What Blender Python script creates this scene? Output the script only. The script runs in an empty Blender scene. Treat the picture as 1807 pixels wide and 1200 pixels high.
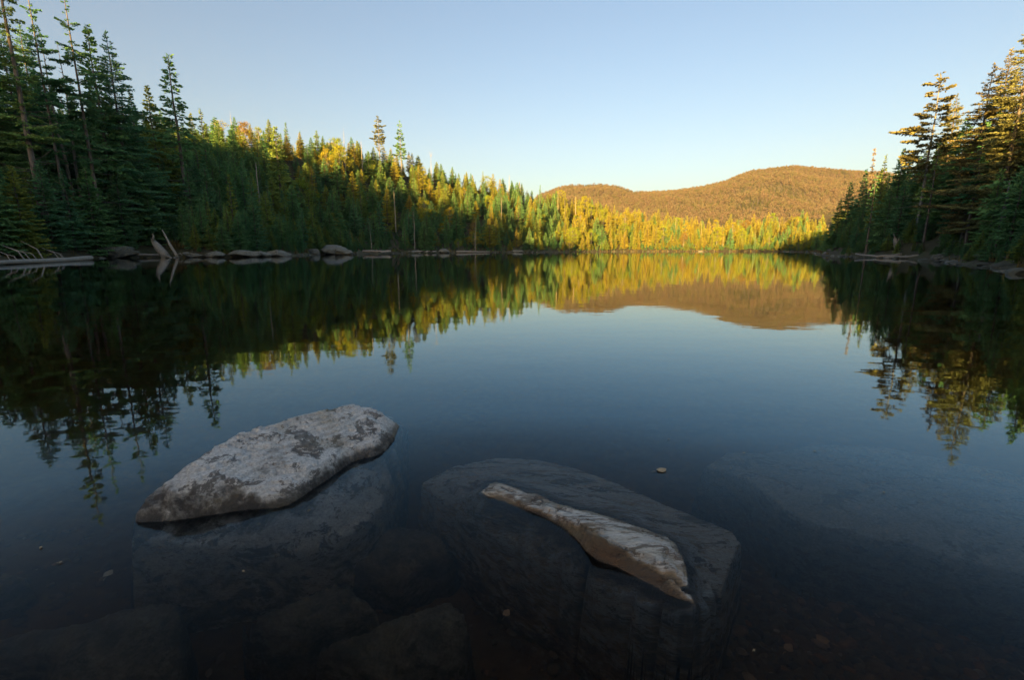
import bpy, bmesh, math, random
import numpy as np
from mathutils import Vector, Matrix
from mathutils.geometry import delaunay_2d_cdt

S = bpy.context.scene
COL = S.collection
random.seed(7)
RNG = np.random.default_rng(7)
R = math.radians

# ------------------------------------------------------------------ camera
CAM_H = 1.1
FPX = 820.0                       # focal length in pixels of the 1807 px wide photograph
PITCH = math.atan(160.0 / FPX)
SP, CP = math.sin(PITCH), math.cos(PITCH)
cd = bpy.data.cameras.new('camera')
cam = bpy.data.objects.new('camera', cd)
COL.objects.link(cam)
cd.sensor_width = 36.0
cd.lens = FPX * 36.0 / 1807.0
cd.clip_start = 0.05
cd.clip_end = 6000.0
cam.location = (0, 0, CAM_H)
cam.rotation_euler = (R(90) - PITCH, 0, 0)
S.camera = cam

# ------------------------------------------------------------------ light
SUN_EL, SUN_AZ = 5.2, 200.0       # azimuth from +Y towards +X: low sun behind the viewer's left shoulder
world = bpy.data.worlds.new('World')
S.world = world
world.use_nodes = True
wn = world.node_tree
bg = wn.nodes['Background']
sky = wn.nodes.new('ShaderNodeTexSky')
sky.sky_type = 'NISHITA'
sky.sun_disc = False
sky.sun_elevation = R(SUN_EL)
sky.sun_rotation = R(SUN_AZ)
sky.air_density = 1.0
sky.dust_density = 2.2
sky.ozone_density = 1.2
wb = wn.nodes.new('ShaderNodeMix')          # white balance of the photograph
wb.data_type = 'RGBA'; wb.blend_type = 'MULTIPLY'; wb.inputs[0].default_value = 1.0
wb.inputs[7].default_value = (0.95, 0.96, 1.06, 1)
wn.links.new(sky.outputs[0], wb.inputs[6])
wn.links.new(wb.outputs[2], bg.inputs[0])
bg.inputs[1].default_value = 0.0505
sl = bpy.data.lights.new('sun', 'SUN')
sl.energy = 4.4
sl.angle = R(0.6)
sl.color = (1.0, 0.57, 0.17)
sun = bpy.data.objects.new('sun', sl)
COL.objects.link(sun)
SDIR = Vector((math.sin(R(SUN_AZ)) * math.cos(R(SUN_EL)), math.cos(R(SUN_AZ)) * math.cos(R(SUN_EL)), math.sin(R(SUN_EL))))
sun.rotation_euler = SDIR.to_track_quat('Z', 'Y').to_euler()
sun.location = SDIR * 60
S.view_settings.view_transform = 'Standard'
S.view_settings.look = 'None'
S.view_settings.exposure = 2.8
S.view_settings.gamma = 1.0
S.cycles.use_denoising = True
S.cycles.max_bounces = 10
S.cycles.transmission_bounces = 8
S.cycles.diffuse_bounces = 4
S.cycles.glossy_bounces = 4
S.cycles.transparent_max_bounces = 4
S.cycles.caustics_refractive = True
S.cycles.caustics_reflective = False
S.cycles.sample_clamp_indirect = 6.0

# ------------------------------------------------------------------ pixel <-> world
def ray(px, py):
    X, Y = (px - 903.5) / FPX, (600.0 - py) / FPX
    return np.array((X, CP + Y * SP, Y * CP - SP))
CAMP = np.array((0, 0, CAM_H))
def at(px, py, z=0.0):
    d = ray(px, py)
    return CAMP + d * ((z - CAM_H) / d[2])
def at_y(px, py, y):
    d = ray(px, py)
    return CAMP + d * (y / d[1])
def under(px, py, depth):
    """the point at z = depth seen through the flat water surface"""
    p = at(px, py, 0.0)
    d = ray(px, py); d = d / np.linalg.norm(d)
    n = 1 / 1.333
    c = -d[2]
    r = n * d + (n * c - math.sqrt(1 - n * n * (1 - c * c))) * np.array((0, 0, 1.0))
    return p + r * (depth / r[2])
def px_of(x, y):
    return 903.5 + FPX * x / y * (CP + 0.19 * SP)
def shore_x(px, y):
    return (px - 903.5) / FPX / (CP + 0.19 * SP) * y

# ------------------------------------------------------------------ noise
def _hash(ix, iy, iz, seed):
    h = (ix.astype(np.int64) * 374761393 + iy.astype(np.int64) * 668265263 + iz.astype(np.int64) * 2147483647 + seed * 974634777) & 0xffffffff
    h = ((h ^ (h >> 13)) * 1274126177) & 0xffffffff
    h = (h ^ (h >> 16)) & 0xffffffff
    return h.astype(np.float64) / 0xffffffff * 2 - 1
def vnoise(x, y, z=None, seed=0):
    x = np.asarray(x, float); y = np.asarray(y, float)
    z = np.zeros_like(x) if z is None else np.asarray(z, float)
    ix, iy, iz = np.floor(x), np.floor(y), np.floor(z)
    fx, fy, fz = x - ix, y - iy, z - iz
    u, v, w = (t * t * t * (t * (t * 6 - 15) + 10) for t in (fx, fy, fz))
    r = 0
    for a in (0, 1):
        for b in (0, 1):
            for c in (0, 1):
                r = r + _hash(ix + a, iy + b, iz + c, seed) * (u if a else 1 - u) * (v if b else 1 - v) * (w if c else 1 - w)
    return r
def fbm(x, y, z=None, seed=0, oct=4, gain=0.5):
    x = np.asarray(x, float); y = np.asarray(y, float)
    r, a, f = 0, 1.0, 1.0
    for o in range(oct):
        r = r + a * vnoise(x * f, y * f, None if z is None else np.asarray(z, float) * f, seed + o * 17)
        a *= gain; f *= 2.03
    return r
def sstep(a, b, x):
    t = np.clip((np.asarray(x, float) - a) / (b - a), 0, 1)
    return t * t * (3 - 2 * t)

# ------------------------------------------------------------------ object helpers
def tag(o, label=None, cat=None, group=None, kind=None):
    if label: o['label'] = label
    if cat: o['category'] = cat
    if group: o['group'] = group
    if kind: o['kind'] = kind
    return o
def mesh_np(name, verts, faces, mats=(), smooth=False):
    """verts n x 3; faces: n x 3 / n x 4 array or a list of those"""
    me = bpy.data.meshes.new(name)
    verts = np.asarray(verts, np.float32)
    fl = faces if isinstance(faces, list) and isinstance(faces[0], np.ndarray) else [np.asarray(faces)]
    fl = [np.asarray(f, np.int32) for f in fl if len(f)]
    loops = np.concatenate([f.ravel() for f in fl])
    tot = np.concatenate([np.full(len(f), f.shape[1], np.int32) for f in fl])
    me.vertices.add(len(verts)); me.vertices.foreach_set('co', verts.ravel())
    me.loops.add(len(loops)); me.loops.foreach_set('vertex_index', loops)
    me.polygons.add(len(tot))
    me.polygons.foreach_set('loop_start', np.concatenate(([0], np.cumsum(tot)[:-1])).astype(np.int32))
    me.polygons.foreach_set('loop_total', tot)
    me.polygons.foreach_set('use_smooth', np.full(len(tot), bool(smooth)))
    me.update(calc_edges=True)
    for m in mats: me.materials.append(m)
    return me
def add(name, me, parent=None, loc=None):
    o = bpy.data.objects.new(name, me); COL.objects.link(o)
    if parent is not None: o.parent = parent
    if loc is not None: o.location = loc
    return o
def attr(me, name, vals):
    a = me.attributes.new(name, 'FLOAT', 'POINT')
    a.data.foreach_set('value', np.asarray(vals, np.float32))
def tube(pts, rads, n=6, cap=True):
    """a tapered tube along pts; returns verts, quads, tris"""
    pts = np.asarray(pts, float); k = len(pts)
    V = []
    for i in range(k):
        t = pts[min(i + 1, k - 1)] - pts[max(i - 1, 0)]
        t = t / (np.linalg.norm(t) + 1e-9)
        a = np.array((1.0, 0, 0)) if abs(t[0]) < 0.8 else np.array((0, 1.0, 0))
        u = np.cross(t, a); u /= np.linalg.norm(u); v = np.cross(t, u)
        ang = np.arange(n) / n * 2 * math.pi
        V.append(pts[i] + rads[i] * (np.cos(ang)[:, None] * u + np.sin(ang)[:, None] * v))
    V = np.concatenate(V)
    Q = []
    for i in range(k - 1):
        for j in range(n):
            Q.append((i * n + j, i * n + (j + 1) % n, (i + 1) * n + (j + 1) % n, (i + 1) * n + j))
    T = []
    if cap:
        V = np.concatenate((V, pts[-1:], pts[:1]))
        for j in range(n):
            T.append(((k - 1) * n + j, (k - 1) * n + (j + 1) % n, k * n))
            T.append(((j + 1) % n, j, k * n + 1))
    return V, np.array(Q, int), np.array(T, int).reshape(-1, 3)
class MB:
    def __init__(s): s.v, s.q, s.t, s.n = [], [], [], 0
    def add(s, V, Q=None, T=None):
        if Q is not None and len(Q): s.q.append(np.asarray(Q) + s.n)
        if T is not None and len(T): s.t.append(np.asarray(T) + s.n)
        s.v.append(np.asarray(V)); s.n += len(V)
    def tube(s, pts, rads, n=6): s.add(*tube(pts, rads, n))
    def mesh(s, name, mats, smooth=False):
        f = []
        if s.q: f.append(np.concatenate(s.q))
        if s.t: f.append(np.concatenate(s.t))
        return mesh_np(name, np.concatenate(s.v), f, mats, smooth)

# ------------------------------------------------------------------ materials
def newmat(name):
    m = bpy.data.materials.new(name); m.use_nodes = True
    nt = m.node_tree; nt.nodes.clear()
    return m, nt
def N(nt, typ, **kw):
    n = nt.nodes.new(typ)
    for k, v in kw.items():
        if k.startswith('i_'):
            key = k[2:]
            n.inputs[int(key) if key.isdigit() else key].default_value = v
        else: setattr(n, k, v)
    return n
def L(nt, a, b): nt.links.new(a, b)
def ramp(nt, fac, stops):
    r = N(nt, 'ShaderNodeValToRGB')
    e = r.color_ramp.elements
    e[0].position, e[0].color = stops[0][0], (*stops[0][1], 1)
    e[1].position, e[1].color = stops[1][0], (*stops[1][1], 1)
    for p, c in stops[2:]:
        x = e.new(p); x.color = (*c, 1)
    if fac is not None: L(nt, fac, r.inputs[0])
    return r
def mixc(nt, fac, a, b, mode='MIX'):
    m = N(nt, 'ShaderNodeMix', data_type='RGBA', blend_type=mode)
    if isinstance(fac, (int, float)): m.inputs[0].default_value = fac
    else: L(nt, fac, m.inputs[0])
    for i, c in ((6, a), (7, b)):
        if isinstance(c, tuple): m.inputs[i].default_value = (*c, 1)
        else: L(nt, c, m.inputs[i])
    return m.outputs[2]
def noise(nt, scale, detail=5, rough=0.55, vec=None, dist=0.0):
    n = N(nt, 'ShaderNodeTexNoise', i_Scale=scale, i_Detail=detail, i_Roughness=rough, i_Distortion=dist)
    if vec is not None: L(nt, vec, n.inputs['Vector'])
    return n.outputs['Fac']
def mapr(nt, fac, a, b, c=0.0, d=1.0):
    m = N(nt, 'ShaderNodeMapRange', i_1=a, i_2=b, i_3=c, i_4=d)
    L(nt, fac, m.inputs[0])
    return m.outputs[0]

def foliage_mat(name, cols, trans=0.35, vary=0.7):
    """needle or leaf colour that differs from tree to tree and from spray to spray"""
    m, nt = newmat(name)
    oi = N(nt, 'ShaderNodeObjectInfo')
    geo = N(nt, 'ShaderNodeNewGeometry')
    r1 = ramp(nt, oi.outputs['Random'], cols)
    tc = N(nt, 'ShaderNodeTexCoord')
    cl = noise(nt, 0.9, 2, 0.5, tc.outputs['Object'])
    v = N(nt, 'ShaderNodeMath', operation='MULTIPLY_ADD')
    L(nt, geo.outputs['Random Per Island'], v.inputs[0]); v.inputs[1].default_value = vary
    L(nt, mapr(nt, cl, 0.3, 0.7, 0.72 - vary / 2, 1.28 - vary / 2), v.inputs[2])
    hs = N(nt, 'ShaderNodeHueSaturation')
    L(nt, r1.outputs[0], hs.inputs['Color']); L(nt, v.outputs[0], hs.inputs['Value'])
    L(nt, mapr(nt, geo.outputs['Random Per Island'], 0, 1, 0.485, 0.512), hs.inputs['Hue'])
    d = N(nt, 'ShaderNodeBsdfDiffuse'); t = N(nt, 'ShaderNodeBsdfTranslucent')
    L(nt, hs.outputs[0], d.inputs[0]); L(nt, hs.outputs[0], t.inputs[0])
    mx = N(nt, 'ShaderNodeMixShader', i_0=trans)
    L(nt, d.outputs[0], mx.inputs[1]); L(nt, t.outputs[0], mx.inputs[2])
    out = N(nt, 'ShaderNodeOutputMaterial')
    L(nt, mx.outputs[0], out.inputs[0])
    return m
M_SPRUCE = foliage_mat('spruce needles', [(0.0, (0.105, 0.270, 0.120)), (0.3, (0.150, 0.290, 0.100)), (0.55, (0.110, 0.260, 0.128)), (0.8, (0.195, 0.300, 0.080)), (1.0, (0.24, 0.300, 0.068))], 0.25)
M_SUNGOLD_LARCH = foliage_mat('sun-gold larch needles', [(0.0, (0.26, 0.295, 0.05)), (0.5, (0.29, 0.30, 0.05)), (1.0, (0.32, 0.29, 0.055))], 0.25)  # gold of the low sunlight put into the needle colour
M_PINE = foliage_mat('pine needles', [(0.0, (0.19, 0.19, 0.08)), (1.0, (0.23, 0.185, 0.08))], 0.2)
M_SUNBRONZE = foliage_mat('sun-orange needles', [(0.0, (0.155, 0.195, 0.085)), (0.5, (0.18, 0.195, 0.08)), (1.0, (0.21, 0.185, 0.075))], 0.22)  # sunlit orange put into the needle colour; serves the ruddy ridge pine too
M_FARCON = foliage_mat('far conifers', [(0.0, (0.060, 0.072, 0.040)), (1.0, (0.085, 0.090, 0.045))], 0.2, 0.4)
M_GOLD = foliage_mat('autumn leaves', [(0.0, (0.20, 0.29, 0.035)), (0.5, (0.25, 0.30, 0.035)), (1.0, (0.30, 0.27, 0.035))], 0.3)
M_RUST = foliage_mat('rust leaves', [(0.0, (0.24, 0.18, 0.05)), (1.0, (0.22, 0.17, 0.07))], 0.3)
M_FAR = foliage_mat('far hardwoods', [(0.0, (0.122, 0.104, 0.073)), (0.35, (0.131, 0.104, 0.08)), (0.6, (0.119, 0.111, 0.068)), (0.8, (0.107, 0.111, 0.062)), (1.0, (0.133, 0.115, 0.085))], 0.2, 0.35)

def bark_mat(name, dark, light, scale=3.0):
    m, nt = newmat(name)
    tc = N(nt, 'ShaderNodeTexCoord')
    mp = N(nt, 'ShaderNodeMapping'); mp.inputs['Scale'].default_value = (6, 6, 1.2)
    L(nt, tc.outputs['Object'], mp.inputs[0])
    f = noise(nt, scale, 6, 0.65, mp.outputs[0])
    f2 = noise(nt, 1.3, 3, 0.5, tc.outputs['Object'])
    c = ramp(nt, f, [(0.35, dark), (0.68, light)])
    c2 = mixc(nt, mapr(nt, f2, 0.4, 0.65, 0, 0.55), c.outputs[0], tuple(x * 0.6 for x in light))
    b = N(nt, 'ShaderNodeBsdfPrincipled', i_Roughness=0.9)
    L(nt, c2, b.inputs['Base Color'])
    bp = N(nt, 'ShaderNodeBump', i_Strength=0.5, i_Distance=0.04); L(nt, f, bp.inputs['Height']); L(nt, bp.outputs[0], b.inputs['Normal'])
    L(nt, b.outputs[0], N(nt, 'ShaderNodeOutputMaterial').inputs[0])
    return m
M_BARK = bark_mat('spruce bark', (0.055, 0.045, 0.038), (0.20, 0.18, 0.16))
M_PALEBARK = bark_mat('pale lichened bark', (0.09, 0.09, 0.08), (0.30, 0.30, 0.27))
M_DEAD = bark_mat('weathered dead wood', (0.13, 0.12, 0.10), (0.38, 0.36, 0.31))

def ground_mat():
    m, nt = newmat('forest floor')
    tc = N(nt, 'ShaderNodeTexCoord')
    a = noise(nt, 0.35, 6, 0.6, tc.outputs['Object']); b2 = noise(nt, 2.2, 6, 0.65, tc.outputs['Object'])
    c = ramp(nt, a, [(0.35, (0.035, 0.030, 0.016)), (0.5, (0.055, 0.048, 0.020)), (0.66, (0.035, 0.055, 0.016))])
    c2 = mixc(nt, mapr(nt, b2, 0.42, 0.7, 0, 0.8), c.outputs[0], (0.055, 0.060, 0.022))
    b = N(nt, 'ShaderNodeBsdfPrincipled', i_Roughness=0.95); L(nt, c2, b.inputs['Base Color'])
    bp = N(nt, 'ShaderNodeBump', i_Strength=0.8, i_Distance=0.3); L(nt, b2, bp.inputs['Height']); L(nt, bp.outputs[0], b.inputs['Normal'])
    L(nt, b.outputs[0], N(nt, 'ShaderNodeOutputMaterial').inputs[0])
    return m
M_GROUND = ground_mat()
def mountain_mat():
    m, nt = newmat('wooded mountainside')
    tc = N(nt, 'ShaderNodeTexCoord')
    a = noise(nt, 0.012, 6, 0.6, tc.outputs['Object']); b2 = noise(nt, 0.14, 4, 0.7, tc.outputs['Object'])
    c = ramp(nt, a, [(0.36, (0.075, 0.068, 0.04)), (0.52, (0.095, 0.078, 0.05)), (0.66, (0.105, 0.088, 0.055))])
    c2 = mixc(nt, mapr(nt, b2, 0.4, 0.7, 0, 0.5), c.outputs[0], (0.065, 0.065, 0.035))
    b = N(nt, 'ShaderNodeBsdfPrincipled', i_Roughness=1.0); L(nt, c2, b.inputs['Base Color'])
    L(nt, b.outputs[0], N(nt, 'ShaderNodeOutputMaterial').inputs[0])
    return m
M_MOUNT = mountain_mat()

def rock_mat(name, pale, mid, dark, stain=None, stripes=None, wet_dark=0.35):
    """grey lichened stone; the mesh carries 'pale' (dry lichened crust) and 'wet' masks"""
    m, nt = newmat(name)
    tc = N(nt, 'ShaderNodeTexCoord')
    vec = tc.outputs['Object']
    if stripes is not None:
        mp = N(nt, 'ShaderNodeMapping'); mp.inputs['Rotation'].default_value = (0, 0, stripes); mp.inputs['Scale'].default_value = (0.35, 1.7, 1.7)
        L(nt, vec, mp.inputs[0]); vec = mp.outputs[0]
    pa = N(nt, 'ShaderNodeAttribute', attribute_name='pale'); wa = N(nt, 'ShaderNodeAttribute', attribute_name='wet')
    n1 = noise(nt, 7.0, 8, 0.68, vec, 0.4); n2 = noise(nt, 26.0, 8, 0.7, vec); n3 = noise(nt, 3.2, 5, 0.6, vec, 0.6); n4 = noise(nt, 90.0, 4, 0.7, vec)
    s = N(nt, 'ShaderNodeMath', operation='MULTIPLY_ADD'); L(nt, pa.outputs['Fac'], s.inputs[0]); s.inputs[1].default_value = 0.62
    sm = N(nt, 'ShaderNodeMath', operation='MULTIPLY_ADD'); L(nt, n2, sm.inputs[0]); sm.inputs[1].default_value = 0.45; L(nt, n1, sm.inputs[2])
    L(nt, mapr(nt, sm.outputs[0], 0.45, 1.0, -0.25, 0.6), s.inputs[2])
    base = ramp(nt, s.outputs[0], [(0.12, dark), (0.34, mid), (0.52, pale), (0.95, tuple(min(1, x * 1.18) for x in pale))])
    n5 = noise(nt, 6.5, 10, 0.78, vec, 0.35)
    base2 = mixc(nt, mapr(nt, n5, 0.53, 0.565, 0.0, 0.82), base.outputs[0], dark)
    warm = mixc(nt, mapr(nt, n3, 0.5, 0.66, 0, 0.4), base2, (0.30, 0.25, 0.13), 'MIX')
    c = mixc(nt, mapr(nt, n4, 0.35, 0.7, 0.0, 0.55), warm, (0.06, 0.06, 0.055))
    if stain:
        sa = N(nt, 'ShaderNodeAttribute', attribute_name='stain')
        mm = N(nt, 'ShaderNodeMath', operation='MULTIPLY'); L(nt, sa.outputs['Fac'], mm.inputs[0]); L(nt, mapr(nt, n1, 0.42, 0.62), mm.inputs[1])
        c = mixc(nt, mm.outputs[0], c, stain)
    wc = N(nt, 'ShaderNodeMix', data_type='RGBA', blend_type='MULTIPLY'); L(nt, wa.outputs['Fac'], wc.inputs[0]); L(nt, c, wc.inputs[6]); wc.inputs[7].default_value = (wet_dark, wet_dark * 0.95, wet_dark * 0.88, 1)
    b = N(nt, 'ShaderNodeBsdfPrincipled')
    L(nt, wc.outputs[2], b.inputs['Base Color']); L(nt, mapr(nt, wa.outputs['Fac'], 0, 1, 0.9, 0.38), b.inputs['Roughness'])
    h = N(nt, 'ShaderNodeMath', operation='MULTIPLY_ADD'); L(nt, n2, h.inputs[0]); h.inputs[1].default_value = 0.5; L(nt, n1, h.inputs[2])
    bp = N(nt, 'ShaderNodeBump', i_Strength=1.0, i_Distance=0.035); L(nt, h.outputs[0], bp.inputs['Height']); L(nt, bp.outputs[0], b.inputs['Normal'])
    L(nt, b.outputs[0], N(nt, 'ShaderNodeOutputMaterial').inputs[0])
    return m
M_BOULDER = rock_mat('lichened gneiss', (0.70, 0.69, 0.64), (0.33, 0.32, 0.285), (0.065, 0.057, 0.048))
M_CREST = rock_mat('banded schist', (0.62, 0.60, 0.54), (0.38, 0.275, 0.165), (0.11, 0.075, 0.045), stain=(0.17, 0.075, 0.025), stripes=R(32))
M_SUNK = rock_mat('silted stone', (0.25, 0.225, 0.165), (0.17, 0.15, 0.11), (0.09, 0.078, 0.055))
M_SLAB = rock_mat('sunken slab stone', (0.34, 0.345, 0.31), (0.26, 0.26, 0.225), (0.16, 0.15, 0.125))
M_SHORE = rock_mat('shore stone', (0.17, 0.185, 0.16), (0.07, 0.08, 0.065), (0.035, 0.035, 0.03))

def bed_mat():
    m, nt = newmat('silty lake bed')
    tc = N(nt, 'ShaderNodeTexCoord')
    a = noise(nt, 1.6, 6, 0.6, tc.outputs['Object']); b2 = noise(nt, 14, 7, 0.7, tc.outputs['Object'])
    c = ramp(nt, a, [(0.35, (0.060, 0.044, 0.026)), (0.65, (0.125, 0.092, 0.056))])
    c2 = mixc(nt, mapr(nt, b2, 0.42, 0.72, 0, 0.8), c.outputs[0], (0.15, 0.115, 0.075))
    b = N(nt, 'ShaderNodeBsdfPrincipled', i_Roughness=0.95); L(nt, c2, b.inputs['Base Color'])
    bp = N(nt, 'ShaderNodeBump', i_Strength=0.7, i_Distance=0.03); L(nt, b2, bp.inputs['Height']); L(nt, bp.outputs[0], b.inputs['Normal'])
    L(nt, b.outputs[0], N(nt, 'ShaderNodeOutputMaterial').inputs[0])
    return m
M_BED = bed_mat()
def simple_island_mat(name, stops, rough=0.9):
    m, nt = newmat(name)
    geo = N(nt, 'ShaderNodeNewGeometry')
    tc = N(nt, 'ShaderNodeTexCoord')
    c = ramp(nt, geo.outputs['Random Per Island'], stops)
    n = noise(nt, 30, 5, 0.6, tc.outputs['Object'])
    c2 = mixc(nt, mapr(nt, n, 0.3, 0.7, 0.0, 0.6), c.outputs[0], tuple(x * 0.45 for x in stops[0][1]))
    b = N(nt, 'ShaderNodeBsdfPrincipled', i_Roughness=rough); L(nt, c2, b.inputs['Base Color'])
    L(nt, b.outputs[0], N(nt, 'ShaderNodeOutputMaterial').inputs[0])
    return m
M_PEBBLE = simple_island_mat('bed pebbles', [(0.0, (0.09, 0.075, 0.055)), (0.5, (0.14, 0.118, 0.088)), (0.8, (0.19, 0.16, 0.12)), (0.95, (0.22, 0.12, 0.06)), (1.0, (0.34, 0.30, 0.23))])
M_RUBBLE = simple_island_mat('shore rubble', [(0.0, (0.045, 0.05, 0.035)), (0.6, (0.085, 0.095, 0.075)), (0.85, (0.15, 0.16, 0.14)), (1.0, (0.28, 0.29, 0.26))])
M_SEDGE = simple_island_mat('sedge blades', [(0.0, (0.09, 0.085, 0.025)), (0.4, (0.15, 0.115, 0.03)), (0.75, (0.20, 0.125, 0.035)), (1.0, (0.08, 0.10, 0.025))])
M_LEAF = simple_island_mat('fallen leaf', [(0.0, (0.34, 0.25, 0.13)), (1.0, (0.38, 0.29, 0.16))], 0.6)
M_LEAFB = simple_island_mat('brown sunken leaf', [(0.0, (0.30, 0.17, 0.07)), (1.0, (0.34, 0.2, 0.09))], 0.6)

def water_mat():
    m, nt = newmat('dark lake water')
    tc = N(nt, 'ShaderNodeTexCoord')
    mp = N(nt, 'ShaderNodeMapping'); mp.inputs['Scale'].default_value = (0.8, 1.6, 1.0)
    L(nt, tc.outputs['Object'], mp.inputs[0])
    n1 = noise(nt, 1.1, 3, 0.5, mp.outputs[0]); n2 = noise(nt, 0.12, 2, 0.5, mp.outputs[0])
    h = N(nt, 'ShaderNodeMath', operation='MULTIPLY_ADD'); L(nt, n2, h.inputs[0]); h.inputs[1].default_value = 2.0; L(nt, n1, h.inputs[2])
    bp = N(nt, 'ShaderNodeBump', i_Strength=1.0, i_Distance=0.0022); L(nt, h.outputs[0], bp.inputs['Height'])
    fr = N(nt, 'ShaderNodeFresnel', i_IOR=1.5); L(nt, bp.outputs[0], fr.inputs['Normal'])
    tint = ramp(nt, fr.outputs[0], [(0.045, (0.13, 0.14, 0.125)), (0.11, (0.36, 0.48, 0.54)), (0.17, (0.58, 0.85, 1.0)), (0.55, (0.95, 0.98, 1.0))])  # reflection colour painted by view angle: dimmed when steep, blued midway
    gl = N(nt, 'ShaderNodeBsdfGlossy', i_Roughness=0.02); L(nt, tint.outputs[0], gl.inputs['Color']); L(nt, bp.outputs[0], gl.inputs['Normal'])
    rf = N(nt, 'ShaderNodeBsdfRefraction', i_Roughness=0.02, i_IOR=1.333); L(nt, bp.outputs[0], rf.inputs['Normal'])
    g = N(nt, 'ShaderNodeMixShader'); L(nt, fr.outputs[0], g.inputs[0]); L(nt, rf.outputs[0], g.inputs[1]); L(nt, gl.outputs[0], g.inputs[2])
    va = N(nt, 'ShaderNodeVolumeAbsorption', i_Density=1.4)
    va.inputs[0].default_value = (0.76, 0.52, 0.20, 1)
    o = N(nt, 'ShaderNodeOutputMaterial')
    L(nt, g.outputs[0], o.inputs[0]); L(nt, va.outputs[0], o.inputs['Volume'])
    return m
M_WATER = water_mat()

# ------------------------------------------------------------------ terrain: one height function
def P2(lst): return [(shore_x(px, y), y) for px, y in lst]
SHORE = P2([(0, 47), (60, 52), (120, 56), (170, 60), (230, 64), (290, 68), (330, 66), (400, 68), (450, 73), (520, 86), (560, 100), (600, 112), (640, 122), (700, 137), (770, 152), (850, 168), (930, 184), (1000, 202), (1060, 226), (1100, 242), (1200, 252), (1300, 252), (1370, 246), (1398, 215), (1425, 190), (1448, 150), (1452, 110), (1457, 88), (1500, 74), (1540, 64), (1600, 58), (1640, 53), (1670, 45), (1710, 38), (1740, 34), (1775, 31), (1807, 28), (1900, 21), (2080, 13)])
SHORE += [(22, 2), (14, -4), (4, -6), (-8, -6), (-20, -2), (-32, 6), (-44, 20), (-50, 34)]
SHORE = np.array(SHORE)
def shore_sd(x, y):
    """signed distance to the shoreline, positive on land"""
    x = np.asarray(x, float); y = np.asarray(y, float)
    d = np.full(x.shape, 1e9); inside = np.zeros(x.shape, bool)
    n = len(SHORE)
    for i in range(n):
        ax, ay = SHORE[i]; bx, by = SHORE[(i + 1) % n]
        ex, ey = bx - ax, by - ay
        t = np.clip(((x - ax) * ex + (y - ay) * ey) / (ex * ex + ey * ey), 0, 1)
        d = np.minimum(d, np.hypot(x - ax - t * ex, y - ay - t * ey))
        c = ((ay > y) != (by > y)) & (x < (bx - ax) * (y - ay) / (by - ay + 1e-12) + ax)
        inside ^= c
    return np.where(inside, -d, d) + 0.9 * fbm(x * 0.09, y * 0.09, seed=3, oct=3) * sstep(12, 40, np.hypot(x, y))
def sky_pt(px, py, y, tree):
    p = at_y(px, py, y)
    return (p[0], p[1], max(0.5, p[2] - tree))
RIDGES = [
    [(-90, 18, 14), sky_pt(-150, 60, 60, 11), sky_pt(0, 110, 76, 11), sky_pt(150, 150, 90, 12), sky_pt(260, 190, 92, 11), sky_pt(360, 212, 118, 10), sky_pt(480, 218, 158, 10), sky_pt(600, 236, 190, 10), sky_pt(700, 268, 215, 10), sky_pt(800, 295, 238, 10), sky_pt(900, 318, 258, 10), sky_pt(980, 335, 276, 10), sky_pt(1060, 356, 290, 10)],
    [sky_pt(1000, 345, 300, 10), sky_pt(1100, 364, 305, 10), sky_pt(1250, 388, 300, 10), sky_pt(1350, 380, 300, 10), sky_pt(1450, 360, 300, 10), sky_pt(1600, 330, 290, 10)],
    [sky_pt(1468, 425, 96, 3), sky_pt(1490, 360, 96, 8), sky_pt(1540, 312, 92, 8), sky_pt(1600, 280, 82, 8), sky_pt(1700, 225, 66, 9), sky_pt(1807, 120, 56, 9), (62, 36, 16), (60, 15, 16)],
]
_sx, _sy = -SDIR.x / math.hypot(SDIR.x, SDIR.y), -SDIR.y / math.hypot(SDIR.x, SDIR.y)     # the way the sunlight travels
_te = math.tan(R(SUN_EL))
EDGE = [(425, 288, 122), (560, 302, 152), (700, 306, 180), (800, 334, 192), (860, 352, 194), (930, 388, 198), (1000, 426, 205), (1035, 440, 212), (1432, 436, 228), (1530, 345, 88), (1600, 300, 60), (1700, 235, 60), (1790, 190, 48)]
BACK_U = []                                # height of the woods behind the viewer, from where their shadow ends on the far banks
for ex_, ey_, ef_ in EDGE:
    ey_ += 30 if 1500 < ex_ < 1650 else 22 if ex_ < 820 else 0
    q = at_y(ex_, ey_, ef_)
    BACK_U.append((q[0] * _sy - q[1] * _sx, q[2] + _te * (q[0] * _sx + q[1] * _sy)))
BACK_U.sort()
BACK_U = [(-190, BACK_U[0][1]), (-140, BACK_U[0][1])] + BACK_U + [(BACK_U[-1][0] + 25, BACK_U[-1][1] + 3), (120, BACK_U[-1][1] + 6)]
print('back', [(round(a), round(b, 1)) for a, b in BACK_U])
RIDGES.append([(-90 * _sx + u * _sy, -90 * _sy - u * _sx, h + 90 * _te - 8.5) for u, h in BACK_U])
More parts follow.
